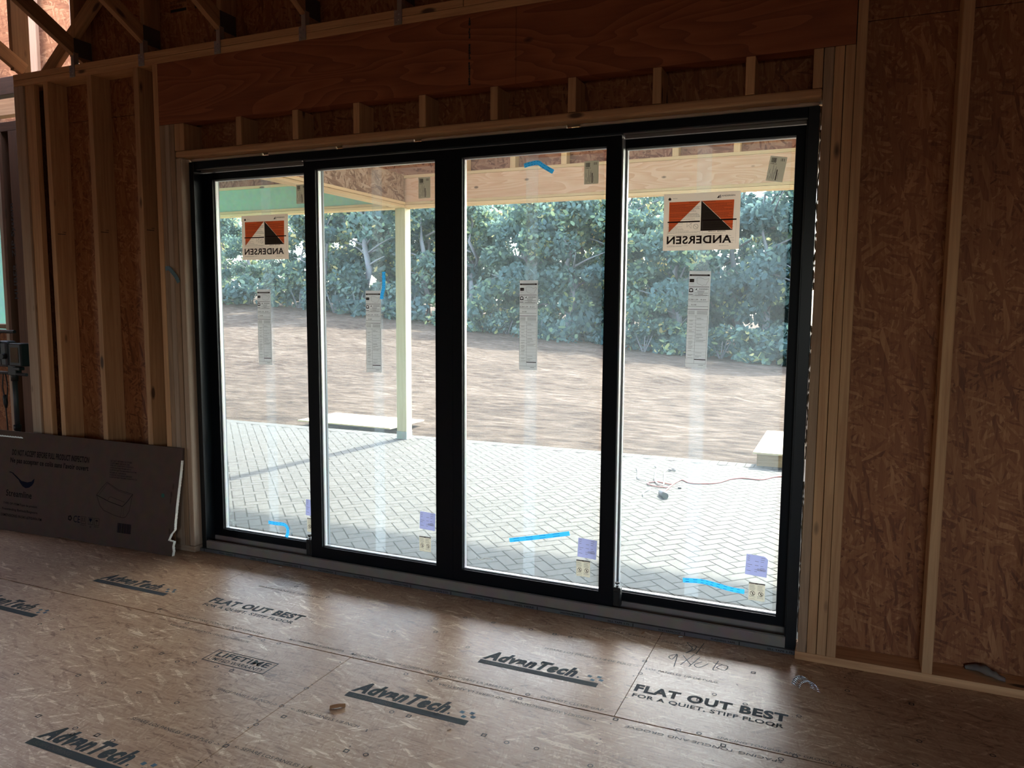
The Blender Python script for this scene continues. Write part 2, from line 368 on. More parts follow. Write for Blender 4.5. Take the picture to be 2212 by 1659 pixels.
# ================================================================= SETTING
# ---- floor: tongue and groove sheets, 4 x 8 ft, staggered, real gaps
GAP = .0014
bm = bmesh.new()
rows = [(.14, -.8067, 2.5437), (-.8067, -2.0259, 1.3245), (-2.0259, -3.2451, 2.5437), (-3.2451, -4.4643, 1.3245), (-4.4643, -5.6835, 2.5437), (-5.6835, -6.9027, 1.3245), (-6.9027, -9.0, 2.5437)]
for y1, y0, xs in rows:
    k0 = xs - 5*2.4384
    for k in range(8):
        a = max(k0 + k*2.4384, -8); b = min(k0 + (k+1)*2.4384, 7.5)
        if b - a < .05: continue
        bbox(bm, (a+GAP, y0+.0035, -.019), (b-GAP, y1-.0035, 0))
for k in range(3): bbox(bm, (-8+2.03*k+GAP, .14+GAP, -.019), (-8+2.03*(k+1)-GAP, 1.0, 0))
bbox(bm, (-8, -9, -.30), (7.5, .15, -.02), 1); bbox(bm, (-8, .15, -.30), (-1.93, 1.0, -.02), 1)
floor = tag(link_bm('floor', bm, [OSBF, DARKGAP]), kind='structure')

fp = Print((0, 0, 0), (1, 0, 0), (0, 1, 0), .0004)
def advantech(x, y, w=.548):
    fp.rect(INKF, x, y-.019, x+w, y+.017)
    fp.text(INKF, 'AdvanTech', x+.0, y+.024, w*.80, .088, bold=.055, shear=.3)
    fp.rect(INKF, x+w*.815, y+.028, x+w*.83, y+.04)
    fp.text(INKF2, 'SUBFLOORING', x+.03, y-.010, w*.34, .018, bold=.01, e=.0002)
    for dx, dy in ((.0, .0), (.035, .012), (-.02, .028), (.02, .035)):
        fp.poly(INKB, [(x+w*.92+dx, y+.03+dy), (x+w*.92+dx+.018, y+.026+dy), (x+w*.92+dx+.022, y+.042+dy), (x+w*.92+dx+.004, y+.046+dy)])
for x, y in ((1.499, -1.082), (1.499-2.4384, -1.082), (1.863, -.598), (1.863-2.4384, -.600), (.654, -1.832), (3.93, -1.082), (.654+2.4384, -1.832)): advantech(x, y)
def flat_out(x):
    fp.text(INKF, 'FLAT OUT BEST', x, -.580, .60, .064, bold=.05)
    fp.text(INKF, 'FOR A QUIET, STIFF FLOOR', x+.005, -.632, .585, .034, bold=.022)
    fp.text(INKF2, 'TM', x+.61, -.53, .02, .010)
flat_out(2.56); flat_out(2.56-2.4384+.13)
def lifetime(x):
    for a, b, c, d in ((0, 0, .345, .005), (0, .103, .345, .108), (0, 0, .005, .108), (.34, 0, .345, .108)): fp.rect(INKF, x+a, -1.097+b, x+c, -1.097+d)
    fp.text(INKF, 'LIFETIME', x+.025, -1.045, .295, .042, bold=.03)
    fp.text(INKF, 'LIMITED WARRANTY', x+.02, -1.083, .305, .026, bold=.012)
lifetime(.730); lifetime(.730+2.4384)
def small(b, x0, x1, y, h=.017, rot=False): fp.text(INKF2, b, x0, y-h/2, x1-x0, h, bold=.004, shear=.1, rot=rot)
small('SPACE PANELS 1/8 INCH \u2192'.replace('\u2192', '->'), .994, 1.30, -1.269); small('<- SPACE PANELS 1/8 INCH', 1.37, 1.689, -1.270)
small('SEPARE LOS PANELES 1/8 DE PULG ->', .865, 1.30, -1.574); small('<- SEPARE LOS PANELES 1/8 DE PULG', 1.36, 1.80, -1.560)
small('SEPARE LOS PANELES 1/8 DE PULG ->', 2.083, 2.525, -.360); small('LOS PANELES 1/8 DE PULG', 2.56, 2.868, -.366)
small('SPACE PANELS 1/8 INCH ->', 2.209, 2.51, -.052); small('SPACE PANELS 1/8 INCH', 2.561, 2.76, -.06)
small('MACHIHEMBRA Y LENGUETA AUTOESPACIADORES', 1.304, 1.771, -.777); small('NO CIERRE LA ABERTURA', 1.803, 2.104, -.779)
small('NO CIERRE LA ABERTURA', 1.802, 2.104, -.859, rot=True); small('Y LENGUETA AUTOESPACIADORES', 2.128, 2.491, -.862, rot=True)
small('DO NOT CLOSE GAP', 2.231, 2.493, -.802-.018+.04); small('SPACING TONGUE AND GROOVE, DO NOT CLOSE GAP', 2.93, 3.60, -.790)
small('SPACING TONGUE AND GROOVE', 2.60, 3.163, -.856, rot=True); small('MACHIHEMBRA Y LENGUETA', .95, 1.261, -.770)
small('SPACE PANELS 1/8 INCH', .335, .758, -.288); small('AUTOESPACIADORES NO CIERRE LA ABERTURA', .304, .803, -.875, rot=True)
small('SELF SPACING TONGUE AND GROOVE', .25, .80, -.775)
RINGS = [(2.141, -1.129), (2.237, -1.139), (1.911, -1.073), (1.82, -1.129), (1.744, -1.13), (1.815, -1.411), (1.739, -1.42), (1.756, -0.852), (1.632, -0.841), (1.77, -0.824), (2.159, -0.831), (2.175, -0.787), (2.087, -0.532), (2.134, -0.51), (1.755, -0.499), (1.538, -0.414), (1.35, -0.493), (1.591, -0.201), (1.747, -0.199), (1.949, -0.198), (2.153, -0.198), (2.073, -0.2), (2.558, -1.15), (2.871, -0.473), (2.821, -0.544), (2.996, -0.501), (3.198, -0.509), (3.117, -0.622), (2.79, -0.8), (2.865, -0.791), (2.959, -0.835), (3.201, -0.798), (3.157, -0.839), (2.995, -0.212), (3.369, -0.215), (3.612, -0.512), (3.605, -0.227), (3.844, -0.507), (3.587, -0.683), (2.555, -0.824), (0.726, -1.132), (0.844, -1.122), (0.931, -1.125), (0.651, -1.157), (0.525, -1.425), (0.525, -1.129), (0.726, -1.423), (0.93, -1.42), (0.528, -1.71), (0.733, -1.711), (0.761, -1.743), (0.848, -1.71), (0.93, -1.713), (0.12, -1.523), (0.371, -1.424), (-0.28, -1.138), (-0.119, -1.136), (0.125, -1.134), (0.368, -1.133), (-0.413, -0.553), (0.103, -0.759), (0.367, -0.831), (0.619, -0.796), (0.76, -0.824), (0.844, -0.83), (0.935, -0.828), (1.385, -1.329), (1.327, -1.416), (1.323, -1.116), (0.533, -0.209), (0.79, -0.265), (0.942, -0.196), (2.539, -.30), (2.55, -.42), (1.325, -1.27), (1.327, -1.57), (2.15, -1.42), (2.35, -1.13)]
random.seed(3)
for i, (x, y) in enumerate(RINGS):
    if i % 3 == 0:
        r = .010
        for a, b, c, d in ((-r, -r, r, -r*.55), (-r, r*.55, r, r), (-r, -r, -r*.55, r), (r*.55, -r, r, r)): fp.rect(INKF2, x+a, y+b, x+c, y+d)
    else: fp.ring(INKF2, x, y, .0065, .0105, 12)
for k in range(130):     # nail heads along the joists
    xx = random.choice([1.33, 1.319, 2.549, 2.538, .93, .53, 1.74, 2.14, 2.95, 3.36, 3.76, .12, -.28]) + random.uniform(-.012, .012)
    fp.disc(INK, xx, random.uniform(-1.9, .03), random.uniform(.0022, .0042), 6)
for s in ([(2.724, -.05), (2.675, -.028), (2.711, -.087), (2.691, -.138), (2.721, -.093), (2.724, -.05)], [(2.75, -.005), (2.735, -.134)], [(2.656, -.17), (2.628, -.208), (2.647, -.229), (2.659, -.174), (2.669, -.297)],
          [(2.685, -.172), (2.733, -.249)], [(2.73, -.141), (2.692, -.268)], [(2.758, -.159), (2.729, -.27)], [(2.774, -.202), (2.748, -.243), (2.772, -.261), (2.803, -.208)],
          [(2.84, -.162), (2.83, -.253), (2.85, -.25)], [(2.822, -.19), (2.86, -.19)], [(2.861, -.192), (2.842, -.229), (2.878, -.241), (2.886, -.2), (2.861, -.192)]):
    q = [(p.x, p.y) for p in smoothpath([(a, b, 0) for a, b in s], 4)]
    fp.stroke(PENCIL, q, .0045)
fp.emit('printed_marking', floor)

# ---- front wall: framing as parts of the wall
W = tag(empty('wall_front'), kind='structure')
TOP = 3.012
XL, XR = -1.912, 7.5
for nm, a, b in (('sheathing_panel', (XL, .1405, 0), (-.432, .152, 2.7755)), ('sheathing_panel', (XL, .1405, 2.7785), (XR, .152, 3.088)),
                 ('sheathing_panel', (-.428, .1405, 2.456), (3.158, .152, 2.7755)), ('sheathing_panel', (3.161, .1405, 0), (5.2, .152, 2.7755)), ('sheathing_panel', (5.203, .1405, 0), (XR, .152, 2.7755)),
                 ('house_wrap', (XL, .153, -.05), (-.44, .156, 3.09)), ('house_wrap', (3.17, .153, -.05), (XR, .156, 3.09)), ('house_wrap', (-.44, .153, 2.47), (3.17, .156, 3.09))):
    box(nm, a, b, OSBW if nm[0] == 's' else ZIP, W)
plate('bottom_plate', XL, -.436, 0, .038, LUM_PALE, W); plate('bottom_plate', 3.150, XR, 0, .038, LUM, W)
plate('top_plate', XL, 3.279-.0, TOP, TOP+.038, LUM, W); plate('top_plate', 3.281, XR, TOP, TOP+.038, LUM, W)
plate('top_plate', XL, 1.475, TOP+.0395, TOP+.0775, LUM, W); plate('top_plate', 1.478, XR, TOP+.0395, TOP+.0775, LUM, W)
stud('corner_stud', -1.912, -1.821, .038, TOP, LUM_PALE, W, 0, .06); stud('corner_stud', -1.819, -1.727, .038, TOP, LUM, W, .012, .05)
stud('corner_stud', -1.912, -1.874, .038, TOP, LUM_PALE, W, .062, .14)
for x in (-1.62, -1.212, -.803): stud('stud', x, x+.043, .038, TOP, LUM, W)
for x in (3.655, 4.062, 4.469, 4.875, 5.6, 6.3): stud('stud', x, x+.040, .038, TOP, LUM, W)
stud('king_stud', -.640, -.600, .038, TOP, LUM, W); stud('king_stud', 3.280, 3.319, .038, TOP, LUM, W)
ZH = 2.6506; ZC = 2.489
for k, x in enumerate((-.598, -.559, -.519)): stud('jack_stud', x, x+.038, .038, ZH-.001, (LUM_DK, LUM_PALE, LUM_DK)[k], W)
stud('trimmer_stud', -.479, -.435, .038, ZC-.04, LUM_PALE, W, bev=.009)
for k, x in enumerate((3.159, 3.199, 3.240)): stud('jack_stud', x, x+.0385, .038, ZH-.001, (LUM_DK, LUM, LUM)[k], W)
plate('opening_header_plate', -.478, 3.157, ZC-.038, ZC, LUM, W, bev=.009)
for x in (-.479, -.44): stud('cripple_stud', x, x+.038, ZC+.001, ZH-.001, LUM, W)
for i in range(8): stud('cripple_stud', i*.4064, i*.4064+.040, ZC+.001, ZH-.001, LUM, W)
stud('cripple_stud', 3.118, 3.156, ZC+.001, ZH-.001, LUM, W)
# header: two faced slabs with a butt line, and the marker line drawn on it
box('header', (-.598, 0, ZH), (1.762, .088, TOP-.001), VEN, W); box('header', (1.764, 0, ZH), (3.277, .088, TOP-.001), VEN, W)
hp = Print((0, 0, 0), (1, 0, 0), (0, 0, 1), .0008)
random.seed(8)
for k in range(26):
    z = 2.668 + k*.0125
    if k in (9, 16, 17, 22): continue
    hp.rect(INK, 1.507 + random.uniform(-.002, .002), z, 1.515 + random.uniform(-.002, .003), z + .0115)
hp.emit('marker_line', W)

# ---- the rest of the room shell
wr = tag(empty('wall_right'), kind='structure')
def side_wall(parent, x0, x1, y1, fill_openings):
    ys = -9
    for a, b, c, d in fill_openings:
        box('sheathing_panel', (x0, ys, 0), (x1, a, 6.5), OSBW, parent); box('sheathing_panel', (x0, a, 0), (x1, b, c), OSBW, parent); box('sheathing_panel', (x0, a, d), (x1, b, 6.5), OSBW, parent); ys = b
    box('sheathing_panel', (x0, ys, 0), (x1, y1, 6.5), OSBW, parent)
side_wall(wr, 7.5, 7.62, .15, [(-7.4, -6.0, .8, 2.4)])  # unseen opening, added to let fill light into the room
portal('right_fill_portal', (7.7, -6.5, 1.6), (0, R(90), 0), 1.8, 2.6)
wb = tag(empty('wall_back'), kind='structure')
def wall_with_fill_openings(parent, y, x0, x1, z1, fill_openings, t=.15, m=OSBW):
    xs = x0
    for (a, b, c, d) in sorted(fill_openings):
        box('sheathing_panel', (xs, y-t, 0), (a, y, z1), m, parent); box('sheathing_panel', (a, y-t, 0), (b, y, c), m, parent); box('sheathing_panel', (a, y-t, d), (b, y, z1), m, parent); xs = b
    box('sheathing_panel', (xs, y-t, 0), (x1, y, z1), m, parent)
BACK_FILL = [(3.6, 5.4, .8, 2.4)]  # made-up back opening, placed clear of the glass reflections, feeds interior fill
wall_with_fill_openings(wb, -9, -8, 7.5, 3.5, BACK_FILL)
for i, (a, b, c, d) in enumerate(BACK_FILL): portal('back_fill_portal', ((a+b)/2, -9.1, (c+d)/2), (R(90), 0, 0), b-a, d-c)
wl = tag(empty('wall_left'), kind='structure'); side_wall(wl, -8.12, -8, 1.0, [(-6.4, -4.4, .8, 2.4)])  # left opening is out of view too, put in for fill light
portal('left_fill_portal', (-8.2, -5.5, 1.6), (0, R(-90), 0), 1.8, 2.2)
bm = bmesh.new()     # vaulted roof deck of the room (outside surface above the trusses)
def slab(bm, pts, t):
    vs = [bm.verts.new(p) for p in pts] + [bm.verts.new((p[0], p[1], p[2]+t)) for p in pts]
    bm.faces.new(vs[:4][::-1]); bm.faces.new(vs[4:])
    for k in range(4): bm.faces.new((vs[k], vs[(k+1) % 4], vs[4+(k+1) % 4], vs[4+k]))
slab(bm, [(-1.45, .75, 3.42), (7.6, .75, 3.42), (7.6, -4.5, 6.4), (-1.45, -4.5, 6.4)], .02)
slab(bm, [(-8.1, .15, 3.85), (-1.45, .15, 3.85), (-1.45, -4.5, 6.4), (-8.1, -4.5, 6.4)], .02)
slab(bm, [(-8.1, -4.5, 6.4), (7.6, -4.5, 6.4), (7.6, -9.2, 3.4), (-8.1, -9.2, 3.4)], .02)
tag(link_bm('ceiling', bm, OSBR), kind='structure')
# closed heel above the plate line, behind the truss ends
tm = tag(empty('trim_1'), kind='structure')
box('sheathing_panel', (-1.40, .1405, 3.0925), (3.4, .152, 3.88), OSBW, tm); box('sheathing_panel', (3.403, .1405, 3.0925), (7.5, .152, 3.88), OSBW, tm)

kp = Print((0, .1403, 0), (1, 0, 0), (0, 0, 1), .0006)
for x in (-.62, -.42, .02, .24, .62, .84):
    kp.rect(INK, x, 3.355, x+.13, 3.372); kp.rect(INK, x, 3.435, x+.13, 3.445)
    kp.text(INK, 'RATED SHEATHING', x, 3.405, .13, .016, bold=.02); kp.text(INK, 'EXPOSURE 1', x, 3.382, .11, .014, bold=.02)
kp.ring(INK, -.93, 3.33, .028, .036, 18); kp.emit('printed_lettering', tm)
# mill marks on the sides of the bare studs
for x in (-1.577, -1.169, -.760):
    q_ = Print((x, 0, 0), (0, 1, 0), (0, 0, 1), .0008)
    q_.rect(INK, .018, 2.030, .075, 2.034); q_.text(INK, 'S-DRY', .055, 2.040, .025, .010, bold=.02); q_.emit('printed_lettering', W)
# ---- roof trusses bearing on the plate
def truss(x, i, label):
    t = tag(empty('roof_truss', (x, 0, 3.0905)), label, 'roof truss', 'roof trusses bearing on the top plate')
    o = lambda n, a, b, wz, m: board(n, a, b, .038, wz, m, t, up=(0, -.5, 1) if n != 'web' else (0, 1, 0))
    bpy.context.view_layer.update()
    board('bottom_chord', (x, .10, 3.150), (x, -2.6, 4.62+.05), .038, .089, LUM_RED, t, up=(0, 0, 1))
    board('end_web', (x, .078, 3.13), (x, .078, 3.78), .036, .122, LUM_RED, t, up=(0, 1, 0))
    board('top_chord', (x, .12, 3.74), (x, -2.6, 5.22), .038, .089, LUM_RED, t, up=(0, 0, 1))
    board('diagonal_web', (x, .03, 3.74), (x, -1.0, 3.90), .036, .089, LUM_RED, t, up=(0, 0, 1))
    bm = bmesh.new(); bbox(bm, (.0195, .005, .055), (.0215, .13, .165)); bbox(bm, (-.0215, .005, .055), (-.0195, .13, .165))
    link_bm('connector_plate', bm, NAILP, t) if i else bm.free()
    bm = bmesh.new()
    bbox(bm, (.0205, -.003, -.075), (.024, .03, .075)); bbox(bm, (-.022, -.004, -.078), (.024, -.0015, -.006))
    bbox(bm, (-.004, -.0045, -.008), (.024, -.0015, .055))
    for k in range(5): bbox(bm, (-.016+.018*(k % 2), -.009, -.07+.014*k), (-.008+.018*(k % 2), -.004, -.064+.014*k))
    link_bm('hurricane_tie', bm, GALV, t) if i else bm.free()
    return t
bpy.context.view_layer.update()
TL_ = [(-1.94, 'roof truss at the far left end of the wall beside the corner stud'), (-1.335, 'roof truss at the edge of the opening to the lit neighbouring roof'),
       (-.725, 'second roof truss right of the lit roof opening above the bare studs'), (-.118, 'roof truss above the left end of the reddish header'),
       (.49, 'roof truss seen at the top edge, just left of the black vertical marker line'), (1.10, 'last visible roof truss foot by the seam in the top plate')]
for i, (x, lb) in enumerate(TL_): truss(x, i, lb)
for x in (1.71, 2.32, 2.93, 3.54):
    pass
# lateral brace between trusses at the left
tag(board('roof_brace', (-1.66, .05, 3.06), (-.92, .02, 3.62), .036, .089, LUM_RED, None, up=(0, 0, 1)), 'diagonal wooden brace crossing between the first two roof trusses', 'brace')

# ---- bump-out at the left: framing of its wall, window opening, lit deck beyond
BW = tag(empty('wall_left_bay'), kind='structure'); BW.name = 'wall_bay'
YB = .80
for a, b in ((-8.0, -4.35), (-3.36, -1.94)): box('sheathing_panel', (a, YB+.1405, 0), (b, YB+.152, 3.02), OSBW, BW)
box('sheathing_panel', (-4.35, YB+.1405, 0), (-3.36, YB+.152, 1.33), OSBW, BW); box('sheathing_panel', (-4.35, YB+.1405, 2.62), (-3.36, YB+.152, 3.02), OSBW, BW)
plate('bottom_plate', -8, -2.0, 0, .038, LUM_DK, BW, YB, YB+.14); plate('top_plate', -8, -2.0, 2.99, 3.066, LUM_BAY, BW, YB, YB+.14)
plate('sill_plate', -4.35, -3.36, 1.345, 1.383, LUM_DK, BW, YB, YB+.14)
for x, m in ((-3.36, LUM_PALE), (-3.318, LUM_BAY), (-2.98, LUM_BAY), (-2.6, LUM_BAY), (-4.39, LUM_DK), (-4.8, LUM_DK)): stud('stud', x, x+.038, .038, 2.99, m, BW, YB, YB+.14)
stud('post_stud', -3.19, -3.06, .038, 2.99, LUM_BAY, BW, YB, YB+.05)
board('beam', (-8, YB+.06, 3.36), (-2.0, YB+.06, 3.36), .09, .14, LUM_BAY, BW)
board('beam', (-8, YB+.5, 3.355), (-2.0, YB+.5, 3.355), .09, .15, LUM, BW)
box('return_panel', (-1.945, .156, -.05), (-1.93, YB+.152, 3.06), ZIP, BW)
lp = Print((-3.16, YB-.0005, 1.6), (0, 0, 1), (-1, 0, 0), .0006)
lp.text(INK, 'HUBER  ZIP System', 0, 0, .80, .06, bold=.02); lp.emit('printed_lettering', BW)
nb = tag(empty('neighbouring_roof'), 'bright strand board gable of the adjoining wing seen past the trusses at upper left', 'gable')
bm = bmesh.new(); bbox(bm, (-7.5, 2.12, 2.95), (-2.3, 2.14, 5.3)); link_bm('gable_panel', bm, osb('strand_board_fresh', [(.15, .06, .025), (.32, .15, .07), (.42, .21, .10), (.58, .34, .18)], 'XZ', 1.3, streak=.2), nb)
for x, z1 in ((-3.9, 5.2), (-4.55, 5.2), (-5.3, 5.2), (-6.1, 5.2)): board('gable_stud', (x, 2.04, 2.98), (x, 2.04, z1), .036, .14, LUM_PALE, nb, up=(1, 0, 0))
bay = tag(empty('neighbouring_wall'), 'green sheathed exterior wall seen through the window opening at far left', 'wall')
box('sheathing_panel', (-12, 3.2, -.3), (-4.5, 3.3, 3.4), ZIP, bay)
box('window_buck', (-6.4, 3.17, 1.55), (-5.9, 3.2, 1.63), plain('violet_tape', (.35, .30, .55), .6), bay)

# ================================================================= THE DOOR
D = tag(empty('door_1'), kind='structure')
FX0, FX1, FZ0, FZ1 = -.428, 3.150, .020, 2.430
YF, YC, YE = .055, .085, .135
bm = bmesh.new(); bbox(bm, (FX0, YF, FZ0), (-.392, .235, FZ1)); bevel(bm, .0015, 1); link_bm('jamb', bm, BLACKO, D)
bm = bmesh.new(); bbox(bm, (3.104, YF, FZ0-.001), (FX1, .235, FZ1)); bevel(bm, .0015, 1); bbox(bm, (3.098, YF+.012, FZ0+.05), (3.104, YF+.02, FZ1-.05)); link_bm('jamb', bm, BLACKO, D)
bm = bmesh.new(); bbox(bm, (-.3915, YF, 2.389), (3.1035, .235, FZ1)); bevel(bm, .0015, 1); link_bm('head', bm, BLACK, D)
bm = bmesh.new()                                                    # overhead track lip, catches a thin light
for a, b in ((-.391, .405), (2.285, 3.10)): bbox(bm, (a, .078, 2.3835), (b, .090, 2.3888)); bbox(bm, (a, .112, 2.372), (b, .118, 2.3888))
link_bm('track_lip', bm, SILLT, D)
bm = bmesh.new()                                                    # stepped sill
prof = [(YF, .0205), (YF, .066), (YF+.004, .070), (.064, .070), (.066, .058), (.080, .056), (.082, .050), (.128, .050), (.130, .086), (.235, .088), (.24, .0205)]
va = [bm.verts.new((-.3915, y, z)) for y, z in prof]; vb = [bm.verts.new((3.1035, y, z)) for y, z in prof]
for i in range(len(prof)):
    j = (i+1) % len(prof); bm.faces.new((va[i], vb[i], vb[j], va[j]))
bm.faces.new(va[::-1]); bm.faces.new(vb)
bmesh.ops.recalc_face_normals(bm, faces=bm.faces[:])
link_bm('sill', bm, SILL, D)
bm = bmesh.new(); bbox(bm, (-.3915, .068, .0585), (3.1035, .071, .0715)); link_bm('track_rail', bm, SILLT, D)
# membrane turned up under the sill, with the maker's print on it
bm = bmesh.new(); bbox(bm, (-.434, .040, .0005), (3.1485, .235, .0195)); link_bm('sill_membrane', bm, MEMB, D)
mp_ = Print((0, .0398, 0), (1, 0, 0), (0, 0, 1), .0003)
random.seed(5)
for k in range(28):
    x = -.40 + k*.127
    if k % 2 == 0: mp_.rect(DARKGAP, x, .001, x+.004, .018)
    else: mp_.text(DARKGAP, random.choice(['FLASHING TAPE', 'SILL TAPE 3.75', 'PEEL HERE', 'WATERPROOF']), x, .005, .11, .009, bold=.02)
mp_.emit('printed_lettering', D)

def sash(nm, x0, x1, ox0, ox1, z0, z1, oz0, oz1, y, gy, right_side=False):
    """door panel: stiles and rails around the opening ox0..ox1, oz0..oz1; glass at gy"""
    s = empty(nm, (0, 0, 0), parent=D); t = .042
    bm = bmesh.new()
    for a, b in (((x0, y, z0), (ox0, y+t, z1)), ((ox1, y, z0), (x1, y+t, z1)), ((ox0, y, z0), (ox1, y+t, oz0)), ((ox0, y, oz1), (ox1, y+t, z1))): bbox(bm, a, b)
    for a, b in (((ox0-.004, y-.0025, oz0-.004), (ox0, y, oz1+.004)), ((ox1, y-.0025, oz0-.004), (ox1+.004, y, oz1+.004)), ((ox0, y-.0025, oz0-.004), (ox1, y, oz0)), ((ox0, y-.0025, oz1), (ox1, y, oz1+.004))): bbox(bm, a, b)
    link_bm('sash_frame', bm, BLACK, s)
    bm = bmesh.new(); g = .006     # glazing stop between pane and sash, bright from outside
    for a, b in (((ox0, gy-.004, oz0), (ox0+g, gy+.02, oz1)), ((ox1-g*.4, gy-.004, oz0), (ox1, gy+.02, oz1)), ((ox0+g, gy-.004, oz0), (ox1-g*.4, gy+.02, oz0+g)), ((ox0+g, gy-.004, oz1-g), (ox1-g*.4, gy+.02, oz1))): bbox(bm, a, b)
    link_bm('glazing_bead', bm, ALU, s)
    bm = bmesh.new(); bbox(bm, (ox0+g, gy, oz0+g), (ox1-g*.4, gy+.004, oz1-g)); link_bm('glass_pane', bm, GLASS, s)
    # exterior cladding frame, lit by the sky, that shows obliquely beside the next panel
    bm = bmesh.new()
    for a, b in (((x0, y+t+.0005, z0), (ox0-.001, y+t+.012, z1)), ((ox1+.001, y+t+.0005, z0), (x1, y+t+.012, z1)), ((ox0, y+t+.0005, z0), (ox1, y+t+.012, oz0-.001)), ((ox0, y+t+.0005, oz1+.001), (ox1, y+t+.012, z1))): bbox(bm, a, b)
    link_bm('exterior_cladding', bm, CLAD, s)
    return s
S1 = sash('fixed_panel', -.3905, .470, -.322, .410, .0885, 2.3715, .133, 2.330, YE, .155)
S4 = sash('fixed_panel', 2.214, 3.1025, 2.283, 3.054, .0885, 2.3715, .133, 2.330, YE, .155)
S2 = sash('sliding_panel', .411, 1.3685, .492, 1.266, .0625, 2.3825, .137, 2.336, YC, .105)
S3 = sash('sliding_panel', 1.3700, 2.276, 1.427, 2.203, .0625, 2.3825, .137, 2.336, YC, .105)
# film sheets: two per pane, lapped in a centre strip
for s, x0, x1, a, b, y in ((S1, -.31, .405, .030, .105, .1605), (S2, .505, 1.255, .850, .918, .1105), (S3, 1.445, 2.185, 1.776, 1.842, .1105), (S4, 2.292, 3.034, 2.62, 2.688, .1605)):
    for k, (p, q) in enumerate(((x0, b), (a, x1))):
        bm = bmesh.new(); z1 = 2.312 if k else 2.325; z0 = .155
        v = [bm.verts.new(c) for c in ((p, y+k*.0006, z0), (q, y+k*.0006, z0), (q, y+k*.0006, z1), (p, y+k*.0006, z1))]; bm.faces.new(v)
        link_bm('protective_film', bm, FILM, s)
# interlock strips and foot bolts
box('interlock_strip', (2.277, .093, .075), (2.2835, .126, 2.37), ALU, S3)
for s, x in ((S3, 2.279), (S2, .372)):
    bm = bmesh.new(); bbox(bm, (x, .084, .072), (x+.037, .120, .168)); bbox(bm, (x+.004, .079, .080), (x+.028, .084, .150)); bevel(bm, .0025, 1)
    fb = link_bm('foot_bolt', bm, RUB, s)
    bm = bmesh.new(); tube(bm, [(x+.018, .098, .168), (x+.018, .098, .186)], .005, 10); link_bm('bolt_pin', bm, STEEL, fb)
    bm = bmesh.new(); tube(bm, [(x+.018, .098, .186), (x+.018, .098, .193)], .012, 14); link_bm('bolt_knob', bm, RUB, fb)
# canned foam in the gap around the frame (lumpy bead)
def foam(name, p0, p1, n, r, seed, skip=()):
    random.seed(seed); p0 = Vector(p0); p1 = Vector(p1); bm = bmesh.new()
    run = []
    for i in range(n+1):
        t = i/n
        if any(a < t < b for a, b in skip):
            if len(run) > 2: tube(bm, [q for q, _ in run], [q for _, q in run], 8)
            run = []; continue
        q = p0.lerp(p1, t) + Vector((random.uniform(-.0015, .0015), random.uniform(-.004, .003), random.uniform(-.0015, .0015)))
        run.append((q, r*random.uniform(.75, 1.15)))
    if len(run) > 2: tube(bm, [q for q, _ in run], [q for _, q in run], 8)
    return tag(link_bm(name, bm, FOAM, D, smooth=True))
foam('foam_bead', (-.42, .072, 2.4405), (3.145, .072, 2.4405), 150, .0098, 1, ((.155, .163), (.30, .31), (.445, .452), (.68, .70)))
foam('foam_bead', (3.1540, .070, .10), (3.1540, .070, 2.43), 90, .0035, 2, ((.3, .34), (.6, .66)))
foam('foam_bead', (-.4315, .070, .22), (-.4315, .070, 2.43), 90, .0033, 4, ((.42, .47), (.7, .74)))

# ================================================================= THINGS STUCK ON THE GLASS
GO, GI = .1536, .1036       # inner faces of the outer and of the inner panes
def sheet(name, x0, x1, z0, z1, y, m, tilt=0, cut=None):
    """thin sheet whose root sits at its lower left corner"""
    r = empty(name, (x0, y, z0), (0, R(tilt), 0)); W_, H_ = x1-x0, z1-z0
    bm = bmesh.new(); pts = [(0, 0), (W_, 0), (W_, H_), (0, H_)]
    if cut: pts = [(0, 0), (W_, 0), (W_, H_-cut), (W_-cut*1.4, H_), (0, H_)]
    f = [bm.verts.new((u, -.0003, v)) for u, v in pts]; bk = [bm.verts.new((u, .0001, v)) for u, v in pts]
    bm.faces.new(f); bm.faces.new(bk[::-1])
    for i in range(len(pts)): j = (i+1) % len(pts); bm.faces.new((f[j], f[i], bk[i], bk[j]))
    link_bm('paper', bm, m, r); return r, W_, H_, Print((0, 0, 0), (1, 0, 0), (0, 0, 1), .0007)
def put(pr, r, name='printed_graphic'):
    for o in pr.emit(name): o.parent = r
